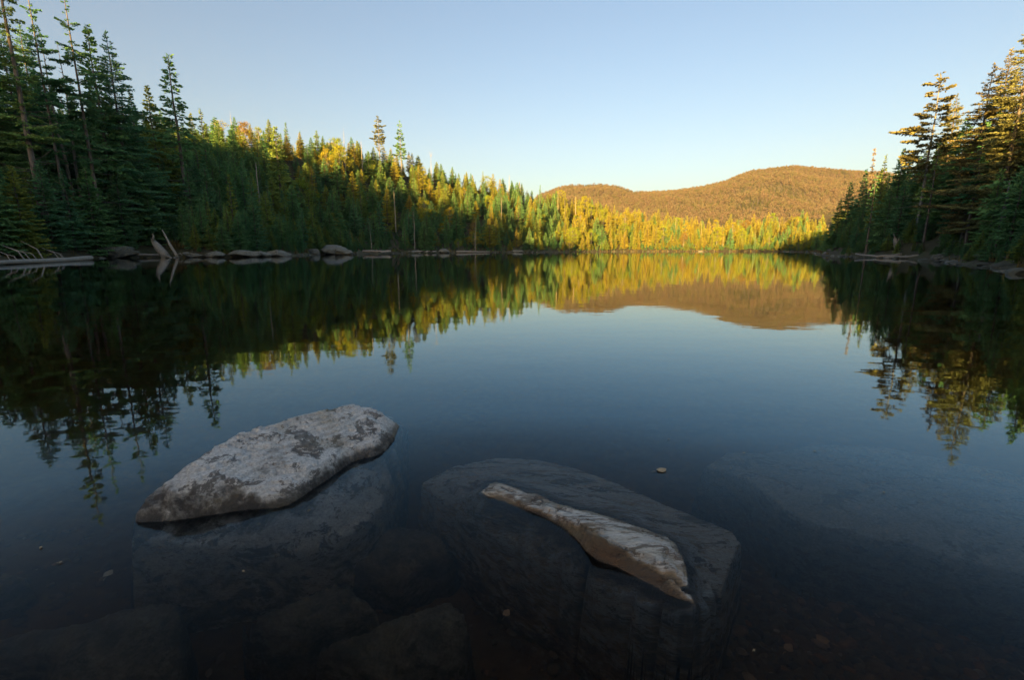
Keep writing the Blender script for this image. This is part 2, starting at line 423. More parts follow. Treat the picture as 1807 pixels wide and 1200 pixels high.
def terrain(x, y, sd=None):
    x = np.asarray(x, float); y = np.asarray(y, float)
    if sd is None: sd = shore_sd(x, y)
    best = np.zeros(x.shape)
    for rd in RIDGES:
        d = np.full(x.shape, 1e9); hh = np.zeros(x.shape)
        for (ax, ay, ah), (bx, by, bh) in zip(rd[:-1], rd[1:]):
            ex, ey = bx - ax, by - ay
            t = np.clip(((x - ax) * ex + (y - ay) * ey) / (ex * ex + ey * ey), 0, 1)
            dd = np.hypot(x - ax - t * ex, y - ay - t * ey)
            w = dd < d
            d = np.where(w, dd, d); hh = np.where(w, ah + t * (bh - ah), hh)
        s = np.maximum(sd, 0)
        t = s / (s + d + 1e-6)
        best = np.maximum(best, hh * t ** 1.25)
    rough = 0.35 * fbm(x * 0.25, y * 0.25, seed=9, oct=4)
    land = np.minimum(0.35 * sd, 0.45 + 0.02 * sd) + best + rough * sstep(0, 4, sd) * (1 + best * 0.08)
    s = np.maximum(-sd, 0)
    water = -np.minimum(0.10 + 0.085 * s, 4.0)
    return np.where(sd > 0, land, water)
def tz(x, y): return float(terrain(np.array([x]), np.array([y]))[0])

def grid_mesh(name, xs, ys, zf, mats):
    X, Y = np.meshgrid(xs, ys)
    Z = zf(X.ravel(), Y.ravel())
    V = np.stack((X.ravel(), Y.ravel(), Z), 1)
    nx, ny = len(xs), len(ys)
    i = (np.arange(ny - 1)[:, None] * nx + np.arange(nx - 1)[None]).ravel()
    return mesh_np(name, V, np.stack((i, i + 1, i + nx + 1, i + nx), 1), mats, True)
def ground_z(x, y):
    z = terrain(x, y)
    near = sstep(13, 9, np.maximum(np.abs(x), np.abs(y - 4)))
    far = sstep(320, 420, y)
    return z - 0.5 * near - 3 * far
xs = np.concatenate((np.arange(-330, -150, 9.0), np.arange(-150, 150, 2.4), np.arange(150, 420, 9.0)))
ys = np.concatenate((np.arange(-220, -30, 8.0), np.arange(-30, 340, 2.4), np.arange(340, 470, 10.0)))
tag(add('ground', grid_mesh('ground', xs, ys, ground_z, [M_GROUND])), 'dark forest floor of the banks sloping up from the lake', 'ground', kind='structure')
def bed_z(x, y):
    z = terrain(x, y)
    z = z + 0.05 * fbm(x * 1.3, y * 1.3, seed=21, oct=5) + 0.012 * fbm(x * 9, y * 9, seed=22, oct=3)
    return z - 0.6 * sstep(8.0, 10.5, np.maximum(np.abs(x), np.abs(y - 4)))
tag(add('lakebed', grid_mesh('lakebed', np.arange(-10.6, 10.61, 0.06), np.arange(-6.6, 14.7, 0.06), bed_z, [M_BED])), 'brown silty lake bed seen through the shallow water', 'lake bed', kind='structure')

# water: a closed body whose flat top is the lake surface
def box(x0, x1, y0, y1, z0, z1):
    V = [(x0, y0, z0), (x1, y0, z0), (x1, y1, z0), (x0, y1, z0), (x0, y0, z1), (x1, y0, z1), (x1, y1, z1), (x0, y1, z1)]
    F = [(0, 3, 2, 1), (4, 5, 6, 7), (0, 1, 5, 4), (1, 2, 6, 5), (2, 3, 7, 6), (3, 0, 4, 7)]
    return V, F
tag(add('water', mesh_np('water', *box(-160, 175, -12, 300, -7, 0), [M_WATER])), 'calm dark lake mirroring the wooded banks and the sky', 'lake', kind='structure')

# ------------------------------------------------------------------ the far mountain
MOUNT = [(600, 360), (800, 345), (930, 356), (985, 332), (1000, 328), (1040, 326), (1090, 329), (1120, 339), (1160, 336), (1200, 333), (1250, 327), (1280, 322), (1310, 309), (1330, 304), (1365, 299), (1400, 297), (1430, 300), (1460, 303), (1500, 306), (1560, 309), (1640, 320), (1800, 345), (2000, 380)]
MD = 1150.0
mpx = np.array([p[0] for p in MOUNT], float)
mel = np.array([at_y(p[0], p[1], 1.0)[2] - CAM_H for p in MOUNT])          # rise per metre forward
mX = np.array([ray(*p)[0] / ray(*p)[1] for p in MOUNT])
def mountain_z(x, y):
    f = np.interp(x / y, mX, mel)
    crest = f * MD
    t = np.clip((y - 400) / (MD - 400), 0, 1.6)
    prof = np.where(t < 1, 0.04 + 0.96 * (0.35 * t + 0.65 * sstep(0, 1, t)), 1 - 0.8 * (t - 1))
    dx = x / y
    second = 0.55 * np.interp(dx, [-0.2, 0.1, 0.3, 0.45, 0.6, 0.9], [0.05, 0.075, 0.09, 0.082, 0.095, 0.09]) * 760 * np.exp(-((y - 720) / 150) ** 2)
    z = np.maximum(crest * prof, second * 1.0)
    relief = (9 * fbm(x * 0.006, y * 0.006, seed=31, oct=4) + 5 * np.abs(fbm(x * 0.011 + y * 0.003, y * 0.004, seed=33, oct=3))) * sstep(0.02, 0.3, t) * (1 - 0.85 * sstep(0.8, 1.0, t))
    return z + relief - 6
mxs = np.arange(-500, 1500, 14.0); mys = np.arange(400, 1500, 14.0)
tag(add('mountain', grid_mesh('mountain', mxs, mys, mountain_z, [M_MOUNT])), 'rounded brown wooded mountain beyond the far shore', 'mountain', kind='structure')

# ------------------------------------------------------------------ tree builders (each returns a trunk mesh and a crown mesh, 12 m reference height)
HREF = 12.0
def sprays(P, D, Ln, W, rng, roll=0.9):
    """diamonds starting at P, along unit D, length Ln, half width W"""
    n = len(P)
    up = np.tile((0.0, 0, 1.0), (n, 1))
    side = np.cross(D, up); side /= (np.linalg.norm(side, axis=1, keepdims=True) + 1e-9)
    nor = np.cross(side, D)
    a = rng.uniform(-1.571, 1.571, n)[:, None]
    s2 = side * np.cos(a) + nor * np.sin(a)
    mid = P + D * (Ln * rng.uniform(0.4, 0.6, n))[:, None]
    V = np.stack((P, mid + s2 * W[:, None], P + D * Ln[:, None] + np.array((0, 0, -1.0)) * (Ln * 0.10)[:, None], mid - s2 * W[:, None]), 1).reshape(-1, 3)
    Q = np.arange(n * 4).reshape(-1, 4)
    return V, Q
def conifer(seed, ratio=0.18, base=0.05, gap=0.33, per=6, dens=1.0, top_up=40, low=-12, plates=0.12, ragged=0.25, lean=0.0, deadlow=0, mats=None, fol=None, prof=0.9, H=12.0, tr=1.0, fan=0.36, fine=1.0):
    """a trunk with its limbs, and a crown of many small needle sprays laid in flat drooping fans; H is the height in metres it is built at"""
    rng = np.random.default_rng(seed)
    Rm = H * ratio
    tb, cb = MB(), MB()
    k = 9
    zz = np.linspace(0, H, k)
    bx = lean * (zz / H) ** 1.5 * H + rng.normal(0, 0.05, k) * (zz / H); by = rng.normal(0, 0.05, k) * (zz / H)
    spine = np.stack((bx, by, zz), 1)
    def ax(z): return np.array((np.interp(z, zz, bx), np.interp(z, zz, by), z))
    r0 = (0.0085 * H + 0.03) * tr
    tb.tube(np.concatenate(([[spine[0][0], spine[0][1], -0.6]], spine)), [r0 * 1.35] + list(r0 * (1 - zz / H) ** 0.85 + 0.012), 7)
    z = base * H
    while z < H * 0.992:
        f = (z - base * H) / (H * (1 - base))
        rad = Rm * ((1 - f) ** prof) * (min(1.0, 0.62 + 1.8 * f) if base < 0.25 else min(1.0, 0.45 + 3 * f))
        rad = max(rad, 0.16)
        npb = max(3, int(per * (0.6 + 0.5 * (1 - f)) + 0.5))
        a0 = rng.uniform(0, 6.28)
        wr = rng.uniform(1 - ragged, 1 + ragged * 0.5)
        for j in range(npb):
            a = a0 + j * 6.283 / npb + rng.normal(0, 0.25)
            Lb = rad * wr * rng.uniform(1 - ragged * 1.2, 1.12)
            if rng.random() < ragged * 0.2: Lb *= 0.5
            e0 = math.radians(low + (top_up - low) * f ** 1.3 + rng.normal(0, 6))
            cur = 0.22 * (1 - f) - 0.12 + rng.normal(0, 0.05)
            zb = z + rng.uniform(-gap, gap) * 0.95
            o = ax(min(zb, H))
            ca, sa = math.cos(a), math.sin(a)
            n = int(9 + dens * (17 * Lb + 13 * Lb * Lb) / fine ** 2)
            t = plates + (1 - plates) * rng.random(n) ** 0.85
            sv = rng.uniform(-1, 1, n)
            lat = sv * Lb * fan * np.clip(1.15 - t, 0.08, 1) ** 0.8
            r = Lb * t
            P = o + np.stack((r * ca - lat * sa, r * sa + lat * ca, r * math.tan(e0) * (1 - 0.35 * t) + Lb * cur * t * t - 0.22 * np.abs(lat) + rng.normal(0, 0.03, n)), 1)
            da = sv * 0.9 + rng.normal(0, 0.3, n)
            ls = fine * (0.13 * min(Lb, 2.2) * (1.1 - t) + 0.20) * rng.uniform(0.6, 1.25, n)
            D = np.stack((np.cos(a + da), np.sin(a + da), math.tan(e0) * 0.6 + rng.normal(-0.12, 0.25, n)), 1); D /= np.linalg.norm(D, axis=1, keepdims=True)
            cb.add(*sprays(P, D, ls, ls * 0.17 + 0.02 * fine, rng))
            if Lb > 0.7:
                tt = np.array((0, 0.5, 0.95)); rr = Lb * tt
                tb.tube(o + np.stack((rr * ca, rr * sa, rr * math.tan(e0) * (1 - 0.35 * tt) + Lb * cur * tt * tt), 1), [0.022, 0.014, 0.006], 3)
        z += gap * rng.uniform(0.75, 1.3) * (0.75 + 0.5 * (1 - f))
    n = 18                                                                    # the leader
    P = ax(H) + np.stack((np.zeros(n), np.zeros(n), rng.uniform(-0.9, 0.05, n)), 1)
    a = rng.uniform(0, 6.28, n); D = np.stack((np.cos(a) * 0.5, np.sin(a) * 0.5, np.full(n, 0.8)), 1)
    cb.add(*sprays(P, D, np.full(n, 0.26), np.full(n, 0.045), rng))
    for _ in range(deadlow):                                                  # bare dead limbs below the crown
        zb = rng.uniform(0.08, base + 0.1) * H; a = rng.uniform(0, 6.28); Lb = rng.uniform(0.4, 1.0) * Rm
        tt = np.linspace(0, 1, 4)
        dz = rng.uniform(-0.25, 0.1)
        tb.tube(ax(zb) + np.stack((Lb * tt * math.cos(a), Lb * tt * math.sin(a), Lb * (dz * tt + 0.15 * tt * tt)), 1), [0.03, 0.022, 0.014, 0.005], 3)
    return tb.mesh('trunk', [mats or M_BARK], True), cb.mesh('crown', [fol or M_SPRUCE]), H
def broadleaf(seed, fol, spread=0.26):
    rng = np.random.default_rng(seed)
    H = HREF
    tb, cb = MB(), MB()
    top = np.array((rng.normal(0, 0.3), rng.normal(0, 0.3), H * 0.9))
    tb.tube([(0, 0, -0.5), (0.05, 0, H * 0.25), top * 0.55, top], [0.16, 0.13, 0.09, 0.02], 6)
    for i in range(58):
        u = rng.uniform(0.28, 0.98); a = rng.uniform(0, 6.28)
        rr = H * spread * math.sin(math.pi * min(1, (u - 0.12) / 0.9)) ** 0.7 * rng.uniform(0.45, 1.05)
        c = np.array((top[0] * u + rr * math.cos(a), top[1] * u + rr * math.sin(a), H * u))
        b = np.array((top[0] * u * 0.7, top[1] * u * 0.7, H * max(0.15, u - 0.2)))
        tb.tube([b, (b + c) / 2 + (0, 0, 0.15), c], [0.035, 0.022, 0.006], 3)
        n = 60
        P = c + rng.normal(0, 0.36, (n, 3)) * (1, 1, 0.75)
        D = rng.normal(0, 1, (n, 3)); D /= np.linalg.norm(D, axis=1, keepdims=True)
        ls = rng.uniform(0.16, 0.32, n)
        cb.add(*sprays(P, D, ls, ls * 0.36, rng, 1.5))
    return tb.mesh('trunk', [M_PALEBARK], True), cb.mesh('crown', [fol]), H
def snag(seed, limbs=8, broken=True, lean=0.03, fork=False, thick=1.0):
    """a bare dead trunk, 12 m reference: trunk mesh and a limb mesh"""
    rng = np.random.default_rng(seed)
    H = HREF
    tb, limbs_ = MB(), []
    k = 7
    zz = np.linspace(0, H, k); bx = lean * zz + rng.normal(0, 0.05, k); by = rng.normal(0, 0.05, k)
    tip = 0.055 if broken else 0.012
    rad = (0.17 * (1 - zz / H) + tip) * thick
    tb.tube(np.concatenate(([[bx[0], by[0], -0.6]], np.stack((bx, by, zz), 1))), [rad[0] * 1.3] + list(rad), 7)
    if broken:
        tb.tube([(bx[-1], by[-1], H - 0.1), (bx[-1] + 0.03, by[-1], H + 0.35)], [rad[-1] * 0.7, 0.004], 4)
    for i in range(limbs):
        z = rng.uniform(0.35, 0.97) * H; a = rng.uniform(0, 6.28); Lb = rng.uniform(0.3, 1.3) * (1.15 - z / H)
        o = np.array((np.interp(z, zz, bx), np.interp(z, zz, by), z))
        e = rng.uniform(-0.2, 0.5)
        tt = np.linspace(0, 1, 4)
        lb = MB(); limbs_.append(lb)
        lb.tube(o + np.stack((Lb * tt * math.cos(a), Lb * tt * math.sin(a), Lb * (e * tt + 0.3 * tt * tt)), 1), [0.035 * thick, 0.025 * thick, 0.016 * thick, 0.006], 4)
    if fork:
        for s in (-1, 1):
            o = np.array((bx[-2], by[-2], zz[-2]))
            lb = MB(); limbs_.append(lb)
            lb.tube([o, o + (s * 0.5, 0.1, 1.0), o + (s * 0.75, 0.1, 2.3)], [0.07, 0.05, 0.015], 5)
    return tb.mesh('trunk', [M_DEAD], True), [b.mesh('limb', [M_DEAD], True) for b in limbs_], H

VAR = {
    'fir': [conifer(s, q, 0.02, 0.29, 7, 1.0, ragged=0.26, prof=p) for s, q, p in ((1, .25, .9), (2, .21, .75), (3, .28, 1.0), (4, .23, .6))],
    'spruce': [conifer(s, q, 0.06, 0.30, 7, 0.95, ragged=g, low=-16, deadlow=6, prof=p) for s, q, p, g in ((11, .21, .9, .3), (12, .24, 1.05, .42), (13, .18, .7, .3), (14, .2, .8, .5))],
    'narrow': [conifer(s, 0.15, 0.04, 0.34, 5, 1.1, ragged=0.3, top_up=48) for s in (21, 22)],
    'thin': [conifer(s, 0.17, 0.36, 0.5, 5, 0.9, ragged=0.55, low=-18, deadlow=16, plates=0.2) for s in (31, 32)],
    'pine': [conifer(s, 0.25, 0.36, 0.52, 6, 1.5, ragged=0.4, low=2, top_up=30, plates=0.34, deadlow=16, prof=0.60, fol=M_PINE, mats=M_PALEBARK, H=16.0) for s in (41, 42)],
    'bigfir': [conifer(s, 0.26, 0.05, 0.34, 7, 0.75, ragged=0.3, low=-14, H=19.0, prof=0.85, fine=0.68) for s in (5, 6)],
    'ridgepine': [conifer(s, 0.2, 0.38, 0.5, 6, 1.3, ragged=g, low=4, top_up=32, plates=0.3, deadlow=12, prof=p, fol=f, mats=M_PALEBARK, H=14.0) for s, g, p, f in ((45, .5, .5, M_SUNBRONZE), (46, .35, .8, M_SPRUCE))],
    'larch': [conifer(s, q, 0.08, 0.32, 6, 0.8, ragged=0.36, low=-8, prof=p, fol=M_SUNGOLD_LARCH) for s, q, p in ((15, .2, .9), (16, .24, .75), (17, .17, .8))],
    'sunbronze': [conifer(s, q, 0.10, 0.36, 7, 0.75, ragged=0.4, low=-8, H=17.0, prof=0.8, fol=M_SUNBRONZE, fine=0.55) for s, q in ((7, .25), (8, .21))],
    'bigthin': [conifer(s, 0.16, 0.34, 0.62, 5, 1.5, ragged=0.6, low=-14, fine=0.7, deadlow=30, plates=0.12, H=22.0, tr=1.15 if s == 33 else 0.8) for s in (33, 34)],
    'gold': [broadleaf(s, M_GOLD, q) for s, q in ((51, .26), (52, .2), (53, .3))],
    'rust': [broadleaf(s, M_RUST, 0.22) for s in (61,)],
    'snag': [snag(71, 6), snag(72, 12, False, -0.03), snag(73, 3, True, 0.06), snag(74, 9, False, 0.02, True)],
    'stand': [conifer(81, 0.16, 0.42, 0.40, 5, 1.0, ragged=0.35, low=-8, deadlow=14)],
    'spire': [conifer(91, 0.05, 0.25, 0.42, 4, 0.8, ragged=0.5, top_up=30, deadlow=10, fol=M_PINE)],
}

# ------------------------------------------------------------------ the foreground stones: height fields through measured points
def tps(P, Z, X):
    n = len(P)
    def U(r2): return 0.5 * r2 * np.log(r2 + 1e-9)
    d2 = ((P[:, None] - P[None]) ** 2).sum(2)
    K = U(d2) + np.eye(n) * 2e-3
    A = np.zeros((n + 3, n + 3)); A[:n, :n] = K; A[:n, n] = 1; A[:n, n + 1:] = P; A[n, :n] = 1; A[n + 1:, :n] = P.T
    w = np.linalg.solve(A, np.concatenate((Z, np.zeros((3,) + Z.shape[1:]))))
    out = []
    for c in np.array_split(X, max(1, len(X) // 20000)):
        q = ((c[:, None] - P[None]) ** 2).sum(2)
        out.append(U(q) @ w[:n] + w[n] + c @ w[n + 1:])
    return np.concatenate(out)
def tri_interp(P, Z, X):
    res = delaunay_2d_cdt([Vector(p) for p in P], [], [], 0, 1e-7)
    out = np.full((len(X),) + Z.shape[1:], np.nan)
    vs = np.array([tuple(v) for v in res[0]])
    src = [o[0] if len(o) else 0 for o in res[3]]
    for f in res[2]:
        a, b, c = (vs[i] for i in f); za, zb, zc = (Z[src[i]] for i in f)
        m = (X[:, 0] >= min(a[0], b[0], c[0])) & (X[:, 0] <= max(a[0], b[0], c[0])) & (X[:, 1] >= min(a[1], b[1], c[1])) & (X[:, 1] <= max(a[1], b[1], c[1]))
        ii = np.nonzero(m)[0]
        if not len(ii): continue
        q = X[ii]
        det = (b[1] - c[1]) * (a[0] - c[0]) + (c[0] - b[0]) * (a[1] - c[1])
        if abs(det) < 1e-12: continue
        l1 = ((b[1] - c[1]) * (q[:, 0] - c[0]) + (c[0] - b[0]) * (q[:, 1] - c[1])) / det
        l2 = ((c[1] - a[1]) * (q[:, 0] - c[0]) + (a[0] - c[0]) * (q[:, 1] - c[1])) / det
        l3 = 1 - l1 - l2
        k = (l1 >= -1e-9) & (l2 >= -1e-9) & (l3 >= -1e-9)
        jj = ii[k]
        out[jj] = l1[k, None] * za + l2[k, None] * zb + l3[k, None] * zc
    return out
def fieldrock(name, ctrl, mats, step=0.012, blend=0.6, amp=0.012, grain=None, seed=0, wet_z=0.035):
    """ctrl rows: x, y, z, pale, stain"""
    C = np.array(ctrl, float)
    P, Z = C[:, :2], C[:, 2:]
    lo, hi = P.min(0), P.max(0)
    xs = np.arange(lo[0], hi[0] + step, step); ys = np.arange(lo[1], hi[1] + step, step)
    X, Y = np.meshgrid(xs, ys); Q = np.stack((X.ravel(), Y.ravel()), 1)
    T = tri_interp(P, Z, Q)
    ok = ~np.isnan(T[:, 0])
    V = np.zeros((len(Q), Z.shape[1])); 
    body = Z[:, 0] > -0.75
    sm = tps(P[body], Z[body, :1], Q[ok])
    V[ok] = T[ok]
    wgt = (1 - blend) * sstep(-0.55, -0.3, T[ok, :1])
    V[ok, :1] = T[ok, :1] + wgt * (np.clip(sm, T[ok, :1] - 0.05, T[ok, :1] + 0.05) - T[ok, :1])
    if grain is None: u, v = Q[:, 0], Q[:, 1]; gx, gy = u, v
    else:
        c, s = math.cos(grain), math.sin(grain)
        gx, gy = (Q[:, 0] * c + Q[:, 1] * s) * 0.28, (-Q[:, 0] * s + Q[:, 1] * c) * 1.5
    n1 = fbm(gx * 5, gy * 5, seed=seed, oct=5, gain=0.55)
    n2 = fbm(gx * 16, gy * 16, seed=seed + 5, oct=4, gain=0.6)
    crack = np.abs(fbm(gx * 3.2 + 0.3 * n1, gy * 3.2, seed=seed + 9, oct=3))
    z = V[:, 0] + amp * (0.55 * n1 + 0.6 * n2) - amp * 1.8 * sstep(0.06, 0.0, crack)
    lay = amp * 0.8                                                          # thin parting layers
    z = z + 0.65 * (lay * np.round((z + 0.6 * amp * n1) / (lay * 2.2)) * 2.2 - z)
    ok2 = ok
    idx = np.full(len(Q), -1); idx[ok2] = np.arange(ok2.sum())
    nx = len(xs)
    i = (np.arange(len(ys) - 1)[:, None] * nx + np.arange(nx - 1)[None]).ravel()
    F = np.stack((i, i + 1, i + nx + 1, i + nx), 1)
    F = idx[F]; F = F[(F >= 0).all(1)]
    org = np.array((C[:, 0].mean(), C[:, 1].mean(), 0.0))
    W = np.stack((Q[ok2, 0], Q[ok2, 1], z[ok2]), 1) - org
    me = mesh_np(name, W, F, mats, True)
    attr(me, 'pale', V[ok2, 1]); attr(me, 'stain', V[ok2, 2])
    zw = z[ok2]
    attr(me, 'wet', sstep(wet_z, wet_z * 0.25, zw - 0.02 * n1[ok2]) * (0.2 + 0.75 * sstep(-0.06, -0.02, zw)))
    return add(name, me, loc=org)
def top(px, py, z, pale=1.0, stain=0.0): p = at(px, py, z); return (p[0], p[1], z, pale, stain)
def sub(px, py, z, pale=0.3, stain=0.0): p = under(px, py, z); return (p[0], p[1], z, pale, stain)
def dense(rows, k=4, jit=0.0, seed=0):
    """a polyline of pixel rows with k points per span, so that an edge and its foot pair up cleanly"""
    rg = np.random.default_rng(seed); r = np.array(rows, float); out = []
    for a, b in zip(r[:-1], r[1:]):
        for i in range(k):
            q = a + (b - a) * i / k
            if i: q[1:2] += rg.normal(0, jit)
            out.append(tuple(q))
    return out + [tuple(r[-1])]
def drop(px, py, z, bottom=-0.9):
    """a point of the buried foot straight below where the sight line reaches depth z"""
    p = under(px, py, z); return (p[0], p[1], bottom, 0.0, 0)
def prune(c, poly, m=0.015):
    """drop the sunken points that fall inside (or within m of) the dry outline"""
    poly = np.array([p[:2] for p in poly]); out = []
    for r in c:
        if r[2] > -0.01: out.append(r); continue
        x, y = r[0], r[1]; ins = False; d = 9.0
        for (ax, ay), (bx, by) in zip(poly, np.roll(poly, -1, 0)):
            if (ay > y) != (by > y) and x < (bx - ax) * (y - ay) / (by - ay) + ax: ins = not ins
            e = np.array((bx - ax, by - ay)); t = np.clip(((x - ax) * e[0] + (y - ay) * e[1]) / (e @ e + 1e-12), 0, 1)
            d = min(d, math.hypot(x - ax - t * e[0], y - ay - t * e[1]))
        if not ins and d > m: out.append(r)
    return out
def face(px, py, pyw, set_=0.03, pale=0.3, stain=0.0):
    """top edge of a steep face whose foot stands in the water at (px, pyw)"""
    w = at(px, pyw, 0.0); p = at_y(px, py, w[1] + set_)
    return (p[0], p[1], p[2], pale, stain)
FOOT = [(236, 922), (262, 922), (300, 920), (345, 914), (395, 906), (440, 899), (490, 897), (510, 890), (545, 869), (583, 842), (620, 816), (660, 805), (680, 796), (697, 775), (706, 751)]
RIM = [(240, 912, 920, 0.01), (262, 895, 921, 0.02), (300, 888, 920, 0.03), (345, 881, 914, 0.03), (395, 881, 906, 0.03), (440, 884, 899, 0.02)]
RIM2 = [(470, 884, .022), (490, 877, .03), (510, 860, .048), (545, 834, .068), (583, 808, .073), (620, 790, .058), (655, 786, .042), (668, 772, .058), (676, 748, .085), (690, 742, .05)]
c = [top(px, py, 0.0, 0) for px, py in dense(FOOT, 4)]
rim = [face(px, py, pw, st, 0.05) for px, py, pw, st in dense(RIM, 4)] + [top(px, py, z, 0.8) for px, py, z in dense(RIM2, 4)]
c += rim
BACK = [(674, 729, .10), (660, 721, .125), (641, 717, .14), (602, 718, .165), (562, 731, .165), (512, 738, .18), (469, 748, .18), (426, 766, .165), (392, 786, .145), (353, 805, .125), (303, 849, .085), (263, 878, .05)]
bk = [top(px, py, z, 0.85 if px > 330 else 0.4) for px, py, z in dense(BACK, 3, 0.8, 4)]
c += bk
PL = np.array([r[:3] for r in rim if r[0] > -1.06] + [r[:3] for r in bk if r[0] > -1.47])
pc = np.linalg.lstsq(np.c_[PL[:, :2], np.ones(len(PL))], PL[:, 2], rcond=None)[0]
def onplane(px, py, dz=0.0, pale=1.0, stain=0.0):
    """where the sight line meets the stone's tilted upper face, raised by dz"""
    d = ray(px, py); t = (pc[0] * 0 + pc[2] + dz - CAM_H) / (d[2] - pc[0] * d[0] - pc[1] * d[1]); p = CAMP + d * t
    return (p[0], p[1], p[2], pale, stain)
c += [onplane(px, py, dz, pa) for px, py, dz, pa in [(303, 864, .0, .6), (336, 852, .008, .9), (365, 847, .012, .9), (395, 840, .014, 1), (420, 851, .01, .9), (445, 861, .004, .9), (310, 874, -.012, .1), (340, 864, -.01, .12), (370, 860, -.008, .1), (398, 856, -.006, .1), (420, 864, -.008, .1), (440, 872, -.01, .1), (400, 805, .012, 1), (430, 830, .016, .85), (460, 790, .014, 1), (470, 835, .012, .5), (488, 846, .010, .9), (500, 790, .016, .7), (490, 812, .018, .45), (520, 762, .01, 1), (540, 800, .012, .9), (552, 782, .018, .35), (575, 790, .002, .95), (590, 770, .014, 1), (610, 745, .012, 1), (640, 735, .01, 1), (640, 768, .0, 1), (655, 750, .004, .8), (560, 752, .012, 1), (350, 825, .006, .85), (590, 788, -.012, .2), (620, 780, -.012, .3)]]
for px, py, zz in [(700, 728, -.25), (660, 712, -.3), (602, 712, -.35), (540, 722, -.35), (469, 738, -.35), (400, 768, -.3), (345, 795, -.3), (290, 848, -.28), (238, 885, -.25), (720, 745, -.25)]:
    q = at(px, py - 10, 0.0); c.append((q[0], q[1], zz, 0, 0))
c += [sub(500, 916, -.07, .8), sub(580, 878, -.08, .8), sub(650, 836, -.08, .8), sub(400, 926, -.07, .7), sub(300, 938, -.07, .6), sub(560, 930, -.14, .9), sub(620, 890, -.14, .9), sub(450, 950, -.15, .8), sub(700, 800, -.09, .7), sub(370, 945, -.14, .7)]
c += [sub(px, py, z, .7) for px, py, z in dense([(690, 840, -.18), (675, 893, -.22), (638, 932, -.24), (578, 965, -.26), (529, 976, -.26), (462, 970, -.23), (379, 966, -.17), (313, 962, -.12), (233, 952, -.06)], 4)]
for px, py in dense([(722, 800), (715, 850), (700, 905), (660, 955), (595, 995), (535, 1008), (455, 1000), (370, 992), (300, 988), (215, 965), (200, 930)], 5):
    c.append(drop(px, py + (8 if px < 400 else 0), np.interp(px, [220, 520], [-.10, -.34])))
c = prune(c, [at(*q) for q in FOOT] + [at(*q) for q in BACK][::1])
tag(fieldrock('boulder', c, [M_BOULDER], 0.007, 0.85, 0.0085, None, 101), 'pale lichened boulder rising from the water, its pale apron spreading below the surface', 'boulder')

UPW = [(846, 869), (874, 851), (915, 863), (936, 873), (950, 877), (985, 891), (1026, 902), (1072, 912), (1118, 929), (1175, 951), (1194, 966), (1212, 1007), (1222, 1050), (1227, 1070)]
c = [top(px, py, 0.0, .5, .2) for px, py in dense(UPW, 3, 1.0, 5)]
LOW_ = [(868, 869, 880), (905, 879, 893), (948, 896, 909), (980, 909, 926), (1008, 921, 946), (1030, 933, 967), (1050, 948, 989), (1090, 966, 1003), (1118, 986, 1019), (1150, 1006, 1034), (1185, 1031, 1053), (1210, 1052, 1063)]
c += [top(px, pw, 0.0, -.3, .7 if 1060 < px < 1110 or px > 1150 else .2) for px, py, pw in dense(LOW_, 3, 2.5, 16)]
c += [face(px, py, pw, 0.045, .2 if px < 1020 else -.2, .28) for px, py, pw in dense(LOW_, 3, 1.6, 6)]
c += [top(px, py, z, .9) for px, py, z in dense([(858, 868, .016), (878, 863, .024), (903, 872, .024), (925, 882, .022), (945, 891, .022), (965, 897, .025), (983, 905, .030), (1000, 911, .036)], 6)]
c += [top(1040, 920, .048, .8), top(1075, 932, .048, 1.2), top(1110, 950, .052, 1.3), top(1140, 968, .056, 1.3), top(1165, 988, .052, 1), top(1165, 968, .050, .5), top(1188, 1000, .046, .4), top(1200, 1030, .032, .6), top(1211, 1048, .016, .7), top(1080, 950, .050, 1.1), top(1120, 972, .053, 1.1), top(1182, 1018, .040, .5)]
c += [sub(803, 850, -.11, .3, .6), sub(840, 845, -.09, .3, .9), sub(870, 838, -.10, .3, .4), sub(930, 850, -.09, .4), sub(1000, 870, -.09, .4), sub(1060, 885, -.10, .3), sub(1118, 900, -.11, .3), sub(1200, 940, -.12, .2), sub(1245, 975, -.12, .2), sub(1250, 1030, -.13, .3), sub(1225, 1000, -.08, .3), sub(1240, 1055, -.11, .2),
      sub(820, 880, -.12, .3, .6), sub(880, 900, -.09, .2, .6), sub(940, 925, -.07, .1, .9), sub(1000, 958, -.06, .1, 1), sub(1040, 990, -.05, .2, 1), sub(1060, 1015, -.09, .2, .7), sub(1120, 1046, -.05, .1, .5), sub(1170, 1066, -.03, .1, .9), sub(1205, 1080, -.025, .2, .4), sub(1236, 1074, -.04, .2, .3), sub(920, 950, -.13, .2, .8), sub(990, 985, -.12, .2, .8)]
c += [sub(px, py, z, .25) for px, py, z in dense([(771, 876, -.22), (745, 852, -.22), (803, 822, -.20), (870, 810, -.20), (948, 811, -.20), (1008, 825, -.20), (1072, 848, -.20), (1118, 866, -.20), (1171, 892, -.20), (1231, 914, -.20), (1292, 938, -.20), (1308, 958, -.20), (1294, 985, -.18), (1284, 1014, -.15), (1254, 1074, -.07), (1224, 1096, -.045), (1192, 1092, -.05), (1122, 1068, -.08), (1054, 1040, -.13), (994, 1008, -.18), (927, 978, -.22), (870, 947, -.22), (817, 912, -.22), (771, 876, -.22)], 3)]
c = [r if r[2] > -.05 or len(r) < 5 else (r[0], r[1], r[2], r[3] * .5 + .5, r[4]) for r in c]
